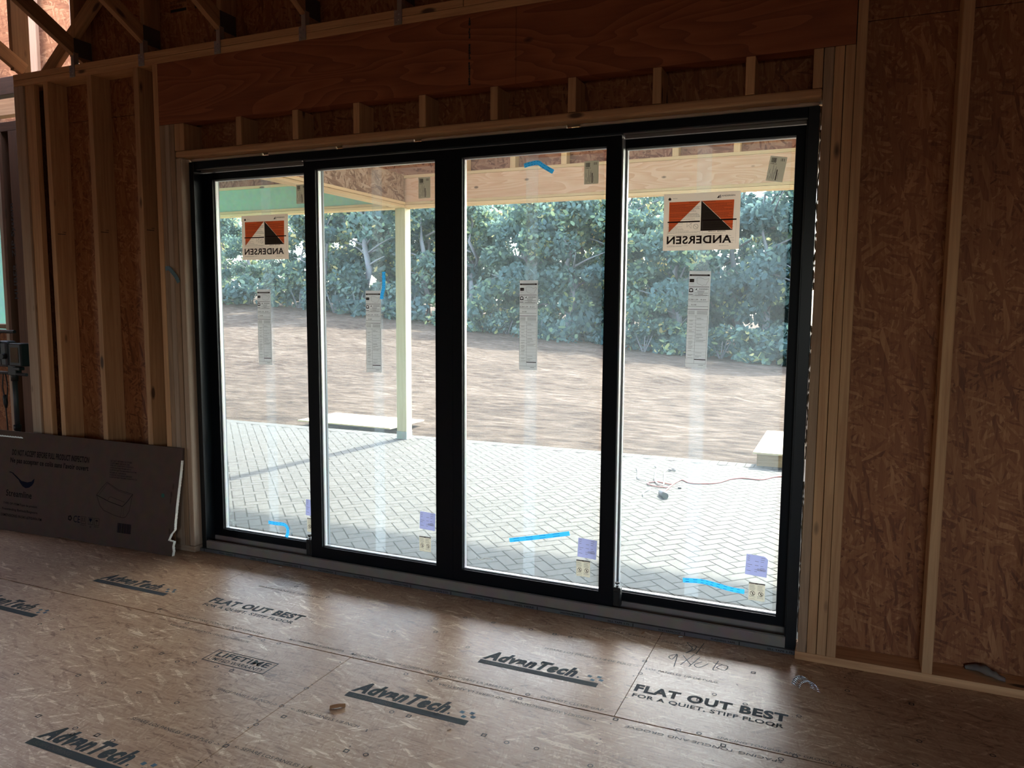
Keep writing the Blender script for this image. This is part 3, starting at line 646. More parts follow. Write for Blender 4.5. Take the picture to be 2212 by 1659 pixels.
def maker_sign(x0, label):
    r, w, h, p = sheet('glass_sign', x0, x0+.353, 1.841, 2.106, GO, PAPER); tag(r, label, 'sign', 'maker signs on the outer panes')
    # u grows to the right. The sign is printed on its outer side, so the lettering reads backwards from here
    L_, R_, T_, B_ = .026, .325, h-.038, .090; ap = .176
    p.poly(ORNG, [(L_, T_), (ap-.003, T_), (L_, B_-.004)]); p.poly(ORNG, [(R_, T_), (ap+.003, T_), (R_-.004, B_)])
    p.poly(CHAR, [(ap, T_), (R_-.006, B_), (ap, B_)], .0001)
    p.rect(DKPR, ap, B_, ap+.0035, T_, .0002); p.rect(DKPR, ap, B_-.001, R_-.004, B_+.003, .0002)
    p.text(DKPR, 'ANDERSEN', .018, .030, .300, .038, bold=.028, mirror=True, e=.0002)
    # upright print of the inner side
    p.text(DKPR, 'ANDERSEN', .268, h-.022, .060, .0065, bold=.02); p.poly(DKPR, [(.246, h-.028), (.258, h-.028), (.258, h-.014)]); p.rect(GRPR, .260, h-.028, .265, h-.014)
    p.poly(DKPR, [(.022, h-.030), (.034, h-.030), (.034, h-.024), (.037, h-.024), (.028, h-.016), (.019, h-.024), (.022, h-.024)], .0003)
    p.text(GRPR, 'IMPORTANT', .042, h-.024, .022, .004)
    p.text(DKPR, 'Important Information', .118, h-.0455, .054, .0042, bold=.02, e=.0003); p.text(DKPR, 'Renseignements importants', .180, h-.0445, .062, .0042, bold=.02, e=.0003)
    random.seed(11)
    def lines(m, u0, u1, v1, v0, step, e=.0004):
        v = v1
        while v > v0:
            if random.random() < .9:
                u = u0; ue = u1 - random.random()**3*(u1-u0)*.5
                while u < ue - .004:
                    ww = random.uniform(.004, .014); p.rect(m, u, v, min(u+ww, ue), v+.0011, e); u += ww+.0011
            v -= step
    lines(DKPR, .030, .172, h-.053, .143, .0052); lines(DKPR, .182, .322, h-.053, .140, .0052)
    p.rect(DKPR, .020, .130, .172, .1365, .0004); p.rect(DKPR, .184, .134, .338, .1405, .0004)
    lines(GRPR, .022, .098, .124, .094, .0047); lines(GRPR, .022, .170, .090, .062, .0047); lines(DKPR, .188, .326, .126, .100, .0047); lines(GRPR, .190, .332, .080, .028, .0055)
    lines(GRPR, .020, .120, .022, .016, .004); p.text(GRPR, 'PRINTED IN U.S.A.', .262, .017, .045, .0035)
    p.ring(GRPR, .153, .110, .0105, .0118, 20, e=.0004); p.stroke(GRPR, [(.145, .1175), (.161, .1025)], .0012, .0005)
    p.stroke(GRPR, [(.112, .132), (.112, .108), (.118, .118), (.132, .102), (.132, .122), (.126, .128), (.118, .132), (.112, .132)], .0008, .0004); p.stroke(GRPR, [(.124, .118), (.136, .128)], .0014, .0004)
    for a, b, c, d in ((.020, .028, .0205, .128), (.172, .028, .1725, .09), (.184, .02, .1845, .132), (.337, .028, .3375, .132)): p.rect(GRPR, a, b, c, d, .0003)
    p.text(DKPR, 'IMPORTANT \u00b7 IMPORTANTE', .212, .0835, .078, .004, bold=.02, e=.0004)
    put(p, r); return r
maker_sign(-.1185, 'orange and charcoal maker sign with backwards lettering on the leftmost pane')
maker_sign(2.4700, 'orange and charcoal maker sign with backwards lettering on the rightmost pane')

def rating(x0, z0, w, y, label, tilt=0):
    r, w, h, p = sheet('rating_label', x0, x0+w, z0, z0+.458, y, LABELP, tilt); tag(r, label, 'label', 'tall energy rating labels on the panes')
    q = lambda a, b, c, d, m=DKPR, e=0: p.rect(m, a*w, h-b*h, c*w, h-d*h, e)
    q(.02, .052, .95, .035, GRPR); q(.02, .052, .12, .035, DKPR, .0001); q(.85, .052, .95, .035, DKPR, .0001)
    p.text(DKPR, 'ENERGY STAR Certified in Highlighted Regions', .14*w, h*(1-.049), .7*w, h*.008, e=.0002)
    q(.03, .115, .24, .083); p.text(LABELP, 'energy', .05*w, h*(1-.105), .16*w, h*.009, e=.0002)
    p.text(GRPR, 'energystar.gov', .05*w, h*(1-.137), .18*w, h*.005); 
    p.stroke(GRPR, [(a*w, h*(1-b)) for a, b in ((.36, .075), (.38, .12), (.44, .135), (.56, .14), (.62, .15), (.68, .14), (.80, .142), (.84, .12), (.93, .09), (.90, .075), (.84, .085), (.74, .09), (.66, .078), (.5, .07), (.36, .072))], .0009)
    q(.0, .166, .95, .160, GRPR)
    p.ring(DKPR, .12*w, h*(1-.198), .036*w*3.0*.55, .10*w, 18); q(.02, .218, .22, .208); q(.01, .243, .21, .238)
    q(.245, .250, .25, .170, GRPR); p.poly(DKPR, [(.31*w, h*(1-.195)), (.39*w, h*(1-.195)), (.39*w, h*(1-.177))]); p.text(DKPR, 'ANDERSEN', .48*w, h*(1-.192), .43*w, h*.012, bold=.02)
    for k, (a, b) in enumerate(((.40, .75), (.42, .72), (.28, .9), (.45, .68), (.3, .88))): q(a, .207+.0105*k, b, .203+.0105*k, GRPR)
    q(.0, .2525, .95, .2505, DKPR); p.text(GRPR, 'ENERGY PERFORMANCE RATINGS', .14*w, h*(1-.267), .7*w, h*.006)
    p.text(DKPR, '0.28/1.59', .02*w, h*(1-.300), .44*w, h*.013, bold=.005); p.text(DKPR, '0.21', .58*w, h*(1-.300), .24*w, h*.013, bold=.005)
    q(.0, .3105, .95, .3085); p.text(GRPR, 'ADDITIONAL PERFORMANCE RATINGS', .14*w, h*(1-.322), .75*w, h*.006); p.text(DKPR, '0.50', .16*w, h*(1-.354), .23*w, h*.013, bold=.005)
    q(.0, .3665, .95, .364); q(.0, .3985, .95, .394); q(.945, .3985, .95, .17)
    for k in range(4): q(.04, .415+.01*k, .33, .4115+.01*k, GRPR); q(.44, .415+.01*k, .93, .4115+.01*k, GRPR)
    q(.0, .4600, .95, .4585); q(.0, .91, .01, .46, GRPR); q(.40, .955, .41, .46, GRPR); q(.94, .955, .95, .46, GRPR)
    random.seed(9)
    for k in range(40):
        v = .472 + k*.0109
        if k % 3 == 0: q(.0, v+.0012, .95, v, GRPR, .0001)
        elif random.random() < .6: q(.44, v+.003, random.uniform(.6, .92), v, GRPR); 
        if random.random() < .35: q(.1, v+.003, random.uniform(.2, .36), v, GRPR)
    q(.41, .918, .94, .909); q(.0, .958, .95, .9555, GRPR); q(.62, .973, .84, .969, GRPR); q(.0, .912, .95, .9105, GRPR)
    put(p, r); return r
rating(-.013, 1.205, .1035, GO, 'tall grey energy rating label on the leftmost pane, below the orange sign')
rating(.808, 1.195, .101, GI, 'tall grey energy rating label on the second pane, beside the wooden porch post')
rating(1.748, 1.246, .100, GI, 'tall grey energy rating label in the middle of the third pane', )
rating(2.592, 1.287, .101, GO, 'tall grey energy rating label on the rightmost pane, below the orange sign', 1.0)

def barcode(x0, z0, y, label, tilt=0):
    r, w, h, p = sheet('barcode_sticker', x0, x0+.0725, z0, z0+.110, y, LABELB, tilt); tag(r, label, 'sticker', 'barcode stickers in the upper corners of the panes')
    random.seed(4); u = .007
    while u < .029:
        a = random.choice((.0012, .0018, .0026)); p.rect(DKPR, u, h*.74, min(u+a, .030), h*.93); u += a + random.choice((.0006, .001))
    for k, a in enumerate((.047, .052, .0555, .061)): p.rect(DKPR, a, h*.82, a+.0012+.001*(k % 2), h*.93)
    p.text(DKPR, 'A2088L-23', .006, h*.675, .026, .0042, bold=.02)
    p.rect(DKPR, .022, h*.10, .0232, h*.64); p.rect(DKPR, .0385, h*.05, .0425, h*.48)
    for u, a, b in ((.005, .06, .22), (.0085, .30, .48), (.0125, .05, .18), (.016, .12, .30), (.0275, .06, .38), (.031, .10, .52), (.034, .3, .6), (.046, .1, .35)): p.rect(GRPR, u, h*a, u+.0014, h*b)
    put(p, r); return r
barcode(.300, 2.160, GO, 'barcode sticker half hidden behind the meeting stile of the leftmost pane')
barcode(1.154, 2.144, GI, 'small grey barcode sticker in the upper corner of the second pane')
barcode(2.086, 2.167, GI, 'small grey barcode sticker in the upper corner of the third pane')
barcode(2.929, 2.145, GO, 'tilted grey barcode sticker in the upper corner of the rightmost pane', 9.5)

def lavender(x0, z0, y, w, label, tilt=2.5):
    r, w, h, p = sheet('receipt_sticker', x0, x0+w, z0, z0+.100, y, LAV, tilt, cut=.012 if 'rightmost' in label else None); tag(r, label, 'sticker', 'lavender square stickers at the foot of the panes')
    random.seed(7)
    for k in range(8):
        for a, b in ((.06, .30), (.42, .60), (.68, .94)):
            if random.random() < .5: p.rect(GRPR, a*w, h*(.9-.1*k), random.uniform(a+.1, b)*w, h*(.9-.1*k)+.0018)
    u = .55*w
    while u < .92*w: p.rect(GRPR, u, h*.26, u+.0012, h*.38, .0001); u += .0026
    put(p, r)
lavender(.318, .294, GO, .098, 'lavender square sticker cut off by the stile of the leftmost pane')
lavender(1.148, .327, GI, .098, 'lavender square sticker at the lower corner of the second pane')
lavender(2.081, .295, GI, .100, 'lavender square sticker at the lower corner of the third pane')
lavender(2.905, .309, GO, .099, 'lavender square sticker at the lower corner of the rightmost pane')
def warning(x0, z0, y, label):
    r, w, h, p = sheet('warning_label', x0, x0+.0745, z0, z0+.086, y, LABELB); tag(r, label, 'label', 'warning labels with two round pictograms at the foot of the panes')
    p.rect(GRPR, 0, h*.93, w, h); p.rect(DKPR, w*.40, h*.93, w*.56, h*.985, .0001)
    random.seed(6)
    for k in range(15):
        v = h*(.86 - .056*k)
        for a, b in ((.05, .47), (.53, .95)):
            if 5 < k < 11: continue
            if random.random() < .9: p.rect(GRPR, a*w, v, (b - random.random()*.15)*w, v+.0013)
    for c in (.25, .75):
        p.ring(DKPR, c*w, h*.40, .0095, .0115, 16); p.stroke(DKPR, [(c*w-.007, h*.40+.007), (c*w+.007, h*.40-.007)], .002); p.stroke(DKPR, [(c*w+.003, h*.40+.006), (c*w-.001, h*.40), (c*w+.002, h*.40-.007)], .0028)
    put(p, r)
warning(.328, .192, GO, 'pale warning label cut off by the stile on the leftmost pane')
warning(1.146, .198, GI, 'pale warning label with two pictograms at the foot of the second pane')
warning(2.076, .193, GI, 'pale warning label with two pictograms at the foot of the third pane')
warning(2.925, .186, GO, 'pale warning label with two pictograms at the foot of the rightmost pane')

def tape(name, pts, wd, y, label, m=TAPE, lift=None, print_=True):
    """ribbon along pts (x, z) on plane y; lift = outward offset per point"""
    P = smoothpath([(a, 0, b) for a, b in pts], 5); n = len(P); bm = bmesh.new(); prev = None
    def lf(i):
        if not lift: return 0
        t = i/(n-1)*(len(lift)-1); k = min(int(t), len(lift)-2); return lift[k]*(1-(t-k)) + lift[k+1]*(t-k)
    edge = []
    for i, q in enumerate(P):
        d = (P[min(i+1, n-1)] - P[max(i-1, 0)]).normalized(); nn = Vector((-d.z, 0, d.x))*wd/2
        yy = y - .0008 - lf(i)
        edge.append((Vector((q.x, yy, q.z)) + nn, Vector((q.x, yy - lf(i)*.15, q.z)) - nn))
    fr = [(bm.verts.new(a), bm.verts.new(b)) for a, b in edge]; bk = [(bm.verts.new(a + Vector((0, .0005, 0))), bm.verts.new(b + Vector((0, .0005, 0)))) for a, b in edge]
    for i in range(n-1):
        bm.faces.new((fr[i][1], fr[i+1][1], fr[i+1][0], fr[i][0])); bm.faces.new((bk[i][0], bk[i+1][0], bk[i+1][1], bk[i][1]))
        bm.faces.new((fr[i][0], fr[i+1][0], bk[i+1][0], bk[i][0])); bm.faces.new((fr[i+1][1], fr[i][1], bk[i][1], bk[i+1][1]))
    o = tag(link_bm(name, bm, m), label, 'tape', None)
    if print_:
        bm = bmesh.new()
        for off in (.3, -.3):
            for i in range(1, n-2, 2):
                a = edge[i][0].lerp(edge[i][1], .5-off*.9); b = edge[i+1][0].lerp(edge[i+1][1], .5-off*.9); dv = (edge[i][0]-edge[i][1])*.045; e = Vector((0, -.0003, 0))
                bm.faces.new([bm.verts.new(q) for q in (a-dv+e, b-dv+e, b+dv+e, a+dv+e)])
        link_bm('printed_lettering', bm, plain('tape_ink', (.02, .12, .2), .6), o)
    return o
tape('painters_tape', [(1.768, 2.276), (1.806, 2.284), (1.843, 2.286), (1.872, 2.268), (1.93, 2.234)], .022, GI, 'blue tape strip with curling tail near the top of the third pane', lift=[0, 0, 0, .008, .014])
tape('painters_tape', [(1.700, .331), (1.87, .370), (2.037, .411)], .023, GI, 'straight blue tape strip low on the third pane')
tape('painters_tape', [(2.613, .234), (2.70, .241), (2.76, .236), (2.84, .224), (2.906, .221)], .023, GO, 'long wavy blue tape strip low on the rightmost pane')
tape('painters_tape', [(.028, .214), (.09, .213), (.150, .214), (.180, .196), (.186, .165), (.176, .140)], .021, GO, 'blue tape strip hooked downward low on the leftmost pane', lift=[0, 0, 0, .004, .01, .012])
tape('painters_tape', [(.929, 1.757), (.929, 1.70), (.928, 1.665), (.921, 1.63), (.920, 1.606)], .021, GI, 'short vertical blue tape scrap on the second pane beside its rating label', lift=[0, 0, .002, .006, .010])
tape('painters_tape', [(-.592, 1.787), (-.560, 1.790), (-.53, 1.768), (-.50, 1.735), (-.483, 1.702)], .026, -.0015, 'dim blue tape strip hanging on the studs left of the door', TAPED, lift=[0, .004, .006, .004, .002])
bm = bmesh.new(); tube(bm, smoothpath([(1.507, .1025, .213), (1.519, .1025, .200), (1.543, .1025, .204), (1.560, .1025, .214), (1.604, .1025, .213)], 6), .0026, 6)
tag(link_bm('string_scrap', bm, paper('white_plastic', (.9, .9, .88), .4)), 'white curled plastic string stuck low on the third pane', 'string')

# ================================================================= THINGS INSIDE
# ---- flattened carton leaning on the studs
cb = tag(empty('flattened_carton', (-.506, -.118, .001)), 'large flattened brown cardboard carton leaning on the studs left of the door', 'cardboard box')
CU, CV, CN = Vector((.999022, .04421586, 0)), Vector((-.00615605, .13909097, .99026047)), Vector((-.04378521, .989292, -.13922713))
mt = Matrix((CU, CN, CV)).transposed().to_4x4(); mt.translation = (-.506, -.118, .001); cb.matrix_world = mt
random.seed(12)
out_ = [(-2.1, 0.0), (-1.25, .003), (-1.0, -.0), (-.96, .012), (-.62, .002), (-.60, -.004), (-.4, .008), (-.15, .0), (0, 0), (.004, .03), (-.002, .06), (.003, .088), (-.040, .094), (-.022, .135), (.004, .165), (.002, .20), (.005, .30), (.012, .42), (.019, .52), (.022, .60), (.021, .677), (-.8, .684), (-2.1, .690)]
T_ = .021
bm = bmesh.new(); f = [bm.verts.new((u, 0, v)) for u, v in out_]; b_ = [bm.verts.new((u, T_, v)) for u, v in out_]
bm.faces.new(f); bm.faces.new(b_[::-1])
for i in range(len(out_)):
    j = (i+1) % len(out_); fc = bm.faces.new((f[j], f[i], b_[i], b_[j])); fc.material_index = 1 if 7 < i < 19 else 0
link_bm('carton_panel', bm, [CARD, CARDE], cb)
bm = bmesh.new()      # ragged fluted edge
for i in range(9, 19):
    (u0, v0), (u1, v1) = out_[i], out_[i+1]; k = max(1, int(math.hypot(u1-u0, v1-v0)/.009))
    for q in range(k):
        u = u0 + (u1-u0)*q/k; v = v0 + (v1-v0)*q/k
        bbox(bm, (u-.001, .001 + .001*(q % 2), v), (u+.003*random.random()+.001, T_-.001-.002*(q % 2), v+.0055))
link_bm('fluted_edge', bm, CARDE, cb)
cp = Print((0, 0, 0), (1, 0, 0), (0, 0, 1), .0008)
cp.text(CINK, 'DO NOT ACCEPT BEFORE FULL PRODUCT INSPECTION', -1.477, .523, .725, .040, bold=.025)
cp.text(CINK, 'Ne pas accepter ce colis sans l\u2019avoir ouvert', -1.489, .460, .735, .046, bold=.025)
cp.poly(CBLUE, [(-1.499, .402), (-1.478, .407), (-1.455, .402), (-1.428, .385), (-1.405, .362), (-1.367, .352), (-1.309, .347), (-1.27, .356), (-1.243, .379), (-1.246, .352), (-1.262, .330), (-1.29, .312), (-1.322, .306), (-1.352, .316), (-1.376, .335), (-1.40, .362), (-1.43, .388), (-1.46, .399)])
cp.text(CINK, 'Streamline', -1.508, .238, .250, .044, bold=.012)
cp.text(CINK, 'TYPE OF ITEM/Type de produit:', -1.528, .176, .332, .019, bold=.008)
cp.text(CINK, 'Freestanding Bathtub/Baignoire', -1.535, .136, .343, .021, bold=.008)
cp.text(CINK, 'DIMENSIONS: N-541-67FSWH-FM', -1.543, .097, .394, .019, bold=.008)
for k, t in enumerate(['DO NOT RETURN TO STORE', 'CUSTOMER SERVICE USA', 'FOR ANY QUESTIONS CONTACT:', 'CORPORATE@STREAMLINE.CA', 'SUPPORT@STREAMLINEBATH.COM', 'POUR LE CANADA', 'CONTACTEZ-NOUS SERVICE', 'SUPPORT@STREAMLINEBATH.CA']):
    cp.text(CINK, t, -.563, .555 - .0152*k - .006, (.182, .165, .20, .18, .225, .14, .19, .235)[k], .010, bold=.006)
tub = [(-.581, .413), (-.48, .372), (-.355, .354)]
cp.stroke(CINK, tub, .0022); cp.stroke(CINK, [(-.581, .413), (-.63, .366), (-.665, .321)], .0022); cp.stroke(CINK, [(-.665, .321), (-.55, .288), (-.435, .268), (-.40, .300), (-.355, .354)], .0038)
cp.stroke(CINK, [(-.575, .405), (-.48, .364), (-.372, .348)], .0015); cp.stroke(CINK, [(-.575, .405), (-.645, .324)], .0015); cp.stroke(CINK, [(-.665, .321), (-.63, .255), (-.594, .228), (-.50, .205), (-.423, .196), (-.40, .206), (-.375, .245), (-.355, .354)], .0022)
cp.stroke(CINK, smoothpath([(-.564, .296, 0), (-.556, .316, 0), (-.541, .321, 0), (-.47, .305, 0), (-.415, .292, 0)], 4), .0018) if False else cp.stroke(CINK, [(-.564, .296), (-.556, .316), (-.541, .321), (-.47, .307), (-.42, .297)], .0018)
cp.stroke(CINK, [(-.445, .196), (-.438, .262)], .0012); cp.stroke(CINK, [(-.425, .2), (-.42, .264)], .0012)
cp.text(CBLUE, 'CE', -.856, .124, .060, .044, bold=.0)
cp.ring(CINK, -.888, .147, .010, .020, 5)
for u in (-.787, -.724, -.669):
    for a, b, c, d in ((0, 0, .044, .002), (0, .044, .044, .046), (0, 0, .002, .046), (.042, 0, .044, .046)): cp.rect(CINK, u+a, .123+b, u+c, .123+d)
cp.rect(CINK, -.777, .135, -.773, .162); cp.rect(CINK, -.760, .135, -.756, .162)
cp.poly(CBLUE, [(-.716, .163), (-.690, .163), (-.692, .150), (-.700, .142), (-.706, .142), (-.714, .150)]); cp.rect(CINK, -.705, .128, -.702, .142)
cp.poly(CINK, [(-.661, .150), (-.652, .158), (-.642, .158), (-.633, .150)]); cp.rect(CINK, -.649, .132, -.647, .150)
cp.text(CINK, 'THIS SIDE UP', -.792, .110, .055, .006); cp.text(CINK, 'KEEP DRY', -.668, .110, .045, .006); cp.ring(CINK, -.70, .108, .004, .0065, 8)
random.seed(2); u = -.467
while u < -.350:
    a = random.choice((.0015, .003, .0045)); cp.rect(CINK if random.random() < .6 else CBLUE, u, .098, u+a, .160); u += a + random.choice((.0015, .0025))
cp.disc(CGREEN, -.105, .370, .0135, 20)

for o in cp.emit('printed_graphic'): o.parent = cb
bm = bmesh.new()
for k in range(9): u = -1.62+.026*k; bm.faces.new([bm.verts.new(c) for c in ((u, -.0012, .645), (u+.03, -.0014, .642), (u+.028, -.0014, .650), (u+.004, -.0012, .655))])
link_bm('tape_residue', bm, CSHINE, cb)
bm = bmesh.new()
for u, v in ((-.045, .40), (-.048, .36), (-.040, .17), (-.035, .45)): bm.faces.new([bm.verts.new(c) for c in ((u, -.001, v), (u+.008, -.005, v-.004), (u+.009, -.003, v-.038), (u+.002, -.001, v-.034))])
link_bm('torn_flap', bm, CARD, cb)

# ---- work light on a stand, behind the carton
LX, LY = -2.53, .30
wk = tag(empty('work_light', (LX, LY, 0)), 'black portable work light with square glass lens on a grey stand pole, behind the carton', 'work light')
def wl_part(nm, fn, m, par=wk):
    bm = bmesh.new(); fn(bm); return link_bm(nm, bm, m, par)
wl_part('pole', lambda b: tube(b, [(0, 0, .10), (0, 0, .62)], .021, 16) or tube(b, [(0, 0, .62), (0, 0, 1.0)], .0185, 16), GREYP)
wl_part('pole_collar', lambda b: tube(b, [(0, 0, .975), (0, 0, 1.045)], .026, 16) or tube(b, [(0, 0, .595), (0, 0, .635)], .027, 16), RUB)
for a in (90, 210, 330):
    dx, dy = math.cos(R(a)), math.sin(R(a)); wl_part('leg', lambda b: tube(b, [(dx*.02, dy*.02, .42), (dx*.40, dy*.40, .012)], .011, 8), GREYP)
wl_part('crossbar', lambda b: tube(b, [(-.17, -.01, 1.035), (.17, -.02, 1.030)], .012, 8), GREYP)
wl_part('clamp', lambda b: (bbox(b, (-.03, -.03, 1.02), (.06, .02, 1.10)), bbox(b, (.035, -.035, 1.06), (.11, .01, 1.085)), bevel(b, .004, 1)), RUB)
lh = wl_part('lamp_housing', lambda b: (bbox(b, (.005, -.04, 1.09), (.145, .06, 1.265)), bevel(b, .01, 2)), RUB)
wl_part('lens', lambda b: bbox(b, (.030, -.043, 1.120), (.118, -.040, 1.235)), plain('lens_glass', (.10, .075, .05), .15), lh)
lh2 = wl_part('lamp_housing', lambda b: (bbox(b, (-.16, -.03, 1.08), (-.03, .06, 1.28)), bevel(b, .02, 2)), GREYP)
wl_part('tilt_knob', lambda b: tube(b, [(-.045, -.065, 1.165), (-.045, -.03, 1.165)], .022, 14), RUB, lh2)
wl_part('handle', lambda b: tube(b, smoothpath([(-.10, -.02, 1.10), (-.115, -.03, 1.25), (-.10, -.04, 1.335), (-.05, -.045, 1.352), (.03, -.045, 1.352), (.10, -.045, 1.354)], 5), .0125, 10), RUB)
wl_part('cable', lambda b: tube(b, smoothpath([(-.10, -.02, 1.03), (-.10, -.03, .93), (-.085, -.03, .84), (-.075, -.03, .70), (-.07, -.03, .50), (-.06, -.04, .02)], 6), .0045, 8) or tube(b, smoothpath([(-.075, -.02, 1.03), (-.045, -.03, .95), (-.05, -.03, .88), (-.075, -.03, .80)], 5), .0045, 8), RUB)
wl_part('cable_connector', lambda b: tube(b, [(-.085, -.03, .865), (-.08, -.03, .85), (-.077, -.03, .80), (-.075, -.03, .765)], [.012, .017, .016, .008], 12), RUB)

# ---- curled strip of collated nails on the floor
nc = tag(empty('nail_coil', (3.215, -.29, 0)), 'curled strip of bright collated nails lying on the floor at right', 'nails')
def coil_pt(t):
    a = R(168 - 150*t); return Vector((-.006 + .036*math.cos(a) + .006*t, -.004 - .020*t, .006 + .052*math.sin(a)**.9 if math.sin(a) > 0 else .006))
for k in range(16):
    t = k/15; base_ = coil_pt(t); d = Vector((.78, -.58 + .25*t, -.10 - .12*math.sin(math.pi*t))).normalized(); ln = .041
    p0 = base_ - d*ln*.5; p1 = base_ + d*ln*.5
    p0.z = max(p0.z, .004); p1.z = max(p1.z, .004)
    bm = bmesh.new(); tube(bm, [p0, p1], .0021, 6); tube(bm, [p0, p0 - (p1-p0).normalized()*.0015], .0033, 8)
    link_bm('nail', bm, STEEL, nc)
for h in (-.010, .012):
    pts = []
    for k in range(22):
        t = k/21; d = Vector((.78, -.58 + .25*t, -.10 - .12*math.sin(math.pi*t))).normalized(); pts.append(coil_pt(t) + d*h)
    bm = bmesh.new(); tube(bm, pts, .0008, 5); link_bm('collation_wire', bm, GREYP, nc)

# ---- scraps
def chip(name, p, ang, l, w_, h, m, label, cat='wood scrap', bend=.3):
    random.seed(int(l*1e4)+int(p[0]*100)); bm = bmesh.new(); n = 7; rows_ = []
    for i in range(n):
        t = i/(n-1); ww = w_*(.35+.65*math.sin(math.pi*min(max(t, .12), .9)))*random.uniform(.8, 1.1); z = h*bend*math.sin(math.pi*t)
        rows_.append([bm.verts.new((l*(t-.5), s*ww/2, z+dz)) for s, dz in ((-1, 0), (1, 0), (1, h*.6), (0, h), (-1, h*.6))])
    for i in range(n-1):
        for k in range(5): bm.faces.new((rows_[i][k], rows_[i+1][k], rows_[i+1][(k+1) % 5], rows_[i][(k+1) % 5]))
    bm.faces.new(rows_[0]); bm.faces.new(rows_[-1][::-1])
    bmesh.ops.recalc_face_normals(bm, faces=bm.faces[:])
    return tag(link_bm(name, bm, m, None, (p[0], p[1], .0006), (0, 0, R(ang))), label, cat)
chip('wood_splinter', (1.533, -1.190), 40, .060, .014, .012, LUM_RED, 'short reddish wood splinter lying beside the sheet joint on the floor')
chip('wood_splinter', (1.680, -1.56), 70, .035, .004, .003, LUM_PALE, 'thin pale wood sliver at the near edge of the floor')
chip('wood_splinter', (2.008, -1.152), 60, .016, .006, .003, LUM_PALE, 'tiny pale chip on the floor just below the end of the near printed bar')
chip('paper_scrap', (.236, .010), 10, .020, .010, .003, plain('white_scrap', (.7, .68, .64), .7), 'tiny white paper scrap under the door sill', 'paper scrap')
chip('paper_scrap', (2.635, .020), 20, .020, .010, .004, plain('white_scrap2', (.7, .68, .64), .7), 'tiny white paper scrap at the sill beside the floor joint', 'paper scrap')
chip('wood_splinter', (2.46, -.01), 80, .030, .008, .004, LUM_RED, 'small brown splinter by the sill above the handwriting')
random.seed(21); bm = bmesh.new(); n = 14; rings_ = []
for i in range(n):
    t = i/(n-1); rr = .020*(.5+math.sin(math.pi*min(max(t, .08), .93)))*random.uniform(.75, 1.15)
    c = Vector((3.83 + .135*t, .118 - .055*t + .012*math.sin(5*t), .040 + rr*.62))
    rings_.append([bm.verts.new(c + Vector((random.uniform(-.003, .003), math.cos(a)*rr*random.uniform(.8, 1.15), math.sin(a)*rr*.62*random.uniform(.8, 1.1)))) for a in [2*math.pi*k/10 for k in range(10)]])
for i in range(n-1):
    for k in range(10): bm.faces.new((rings_[i][k], rings_[i+1][k], rings_[i+1][(k+1) % 10], rings_[i][(k+1) % 10]))
bm.faces.new(rings_[0][::-1]); bm.faces.new(rings_[-1])
for v in bm.verts: v.co.z = max(v.co.z, .0385)
tag(link_bm('insulation_scrap', bm, RAG, smooth=True), 'crumpled grey scrap lying on the bottom plate at the right edge', 'scrap')

# ================================================================= OUTSIDE
ZP = -.22
# ---- patio: herringbone pavers at 45 degrees
m_, nt_, p_ = mat('pavers'); vc = N(nt_, 'ShaderNodeVertexColor'); vc.layer_name = 'tone'
tc_ = N(nt_, 'ShaderNodeTexCoord'); no_ = N(nt_, 'ShaderNodeTexNoise', i_Scale=30.0, i_Detail=4.0); L(nt_, tc_.outputs['Object'], no_.inputs['Vector'])
L(nt_, mixc(nt_, .35, vc.outputs['Color'], ramp(nt_, no_.outputs['Fac'], [(.3, (.18, .175, .162)), (.7, (.26, .252, .235))])), p_.inputs['Base Color']); p_.inputs['Roughness'].default_value = .8; p_.inputs['Specular IOR Level'].default_value = .12
PAV = m_; SAND = plain('joint_sand', (.04, .04, .038), .95, spec=.05)
random.seed(1); bm = bmesh.new(); cl = bm.loops.layers.color.new('tone')
X0, X1, Y0, Y1 = -7.2, 5.2, .17, 5.32; a_ = .1; g_ = .005; c45 = math.sqrt(.5)
def brick(pts, tone):
    vs = [bm.verts.new((x, y, ZP)) for x, y in pts]; f = bm.faces.new(vs); f.material_index = 0
    for l in f.loops: l[cl] = (tone*1.0, tone*.985, tone*.955, 1)
nmax = 95
for i in range(-nmax, nmax):
    for j in range(-nmax, nmax):
        k = (i - j) % 4
        if k == 0: r_ = (i*a_, j*a_, (i+2)*a_, (j+1)*a_)
        elif k == 3: r_ = (i*a_, j*a_, (i+1)*a_, (j+2)*a_)
        else: continue
        cxm, cym = (r_[0]+r_[2])/2, (r_[1]+r_[3])/2
        X = (cxm - cym)*c45 - 1.0; Y = (cxm + cym)*c45 + 2.8
        if not (X0 < X < X1 and Y0 < Y < Y1): continue
        q = [(r_[0]+g_, r_[1]+g_), (r_[2]-g_, r_[1]+g_), (r_[2]-g_, r_[3]-g_), (r_[0]+g_, r_[3]-g_)]
        P = [((x-y)*c45 - 1.0, (x+y)*c45 + 2.8) for x, y in q]
        P = [(x, min(y, Y1)) for x, y in P]
        brick(P, random.uniform(.20, .26))
x = X0
while x < X1: brick([(x+g_, Y1+g_), (x+.1-g_, Y1+g_), (x+.1-g_, Y1+.2-g_), (x+g_, Y1+.2-g_)], random.uniform(.21, .26)); x += .1
bbox(bm, (X0, .157, ZP-.12), (X1, Y1+.2, ZP-.002), 1)
tag(link_bm('patio', bm, [PAV, SAND]), kind='structure')
box('foundation', (-8, .05, -.6), (7.5, .152, -.051), CONC) and tag(bpy.data.objects['foundation'], kind='structure')
bpy.data.objects['foundation'].name = 'trim_2'

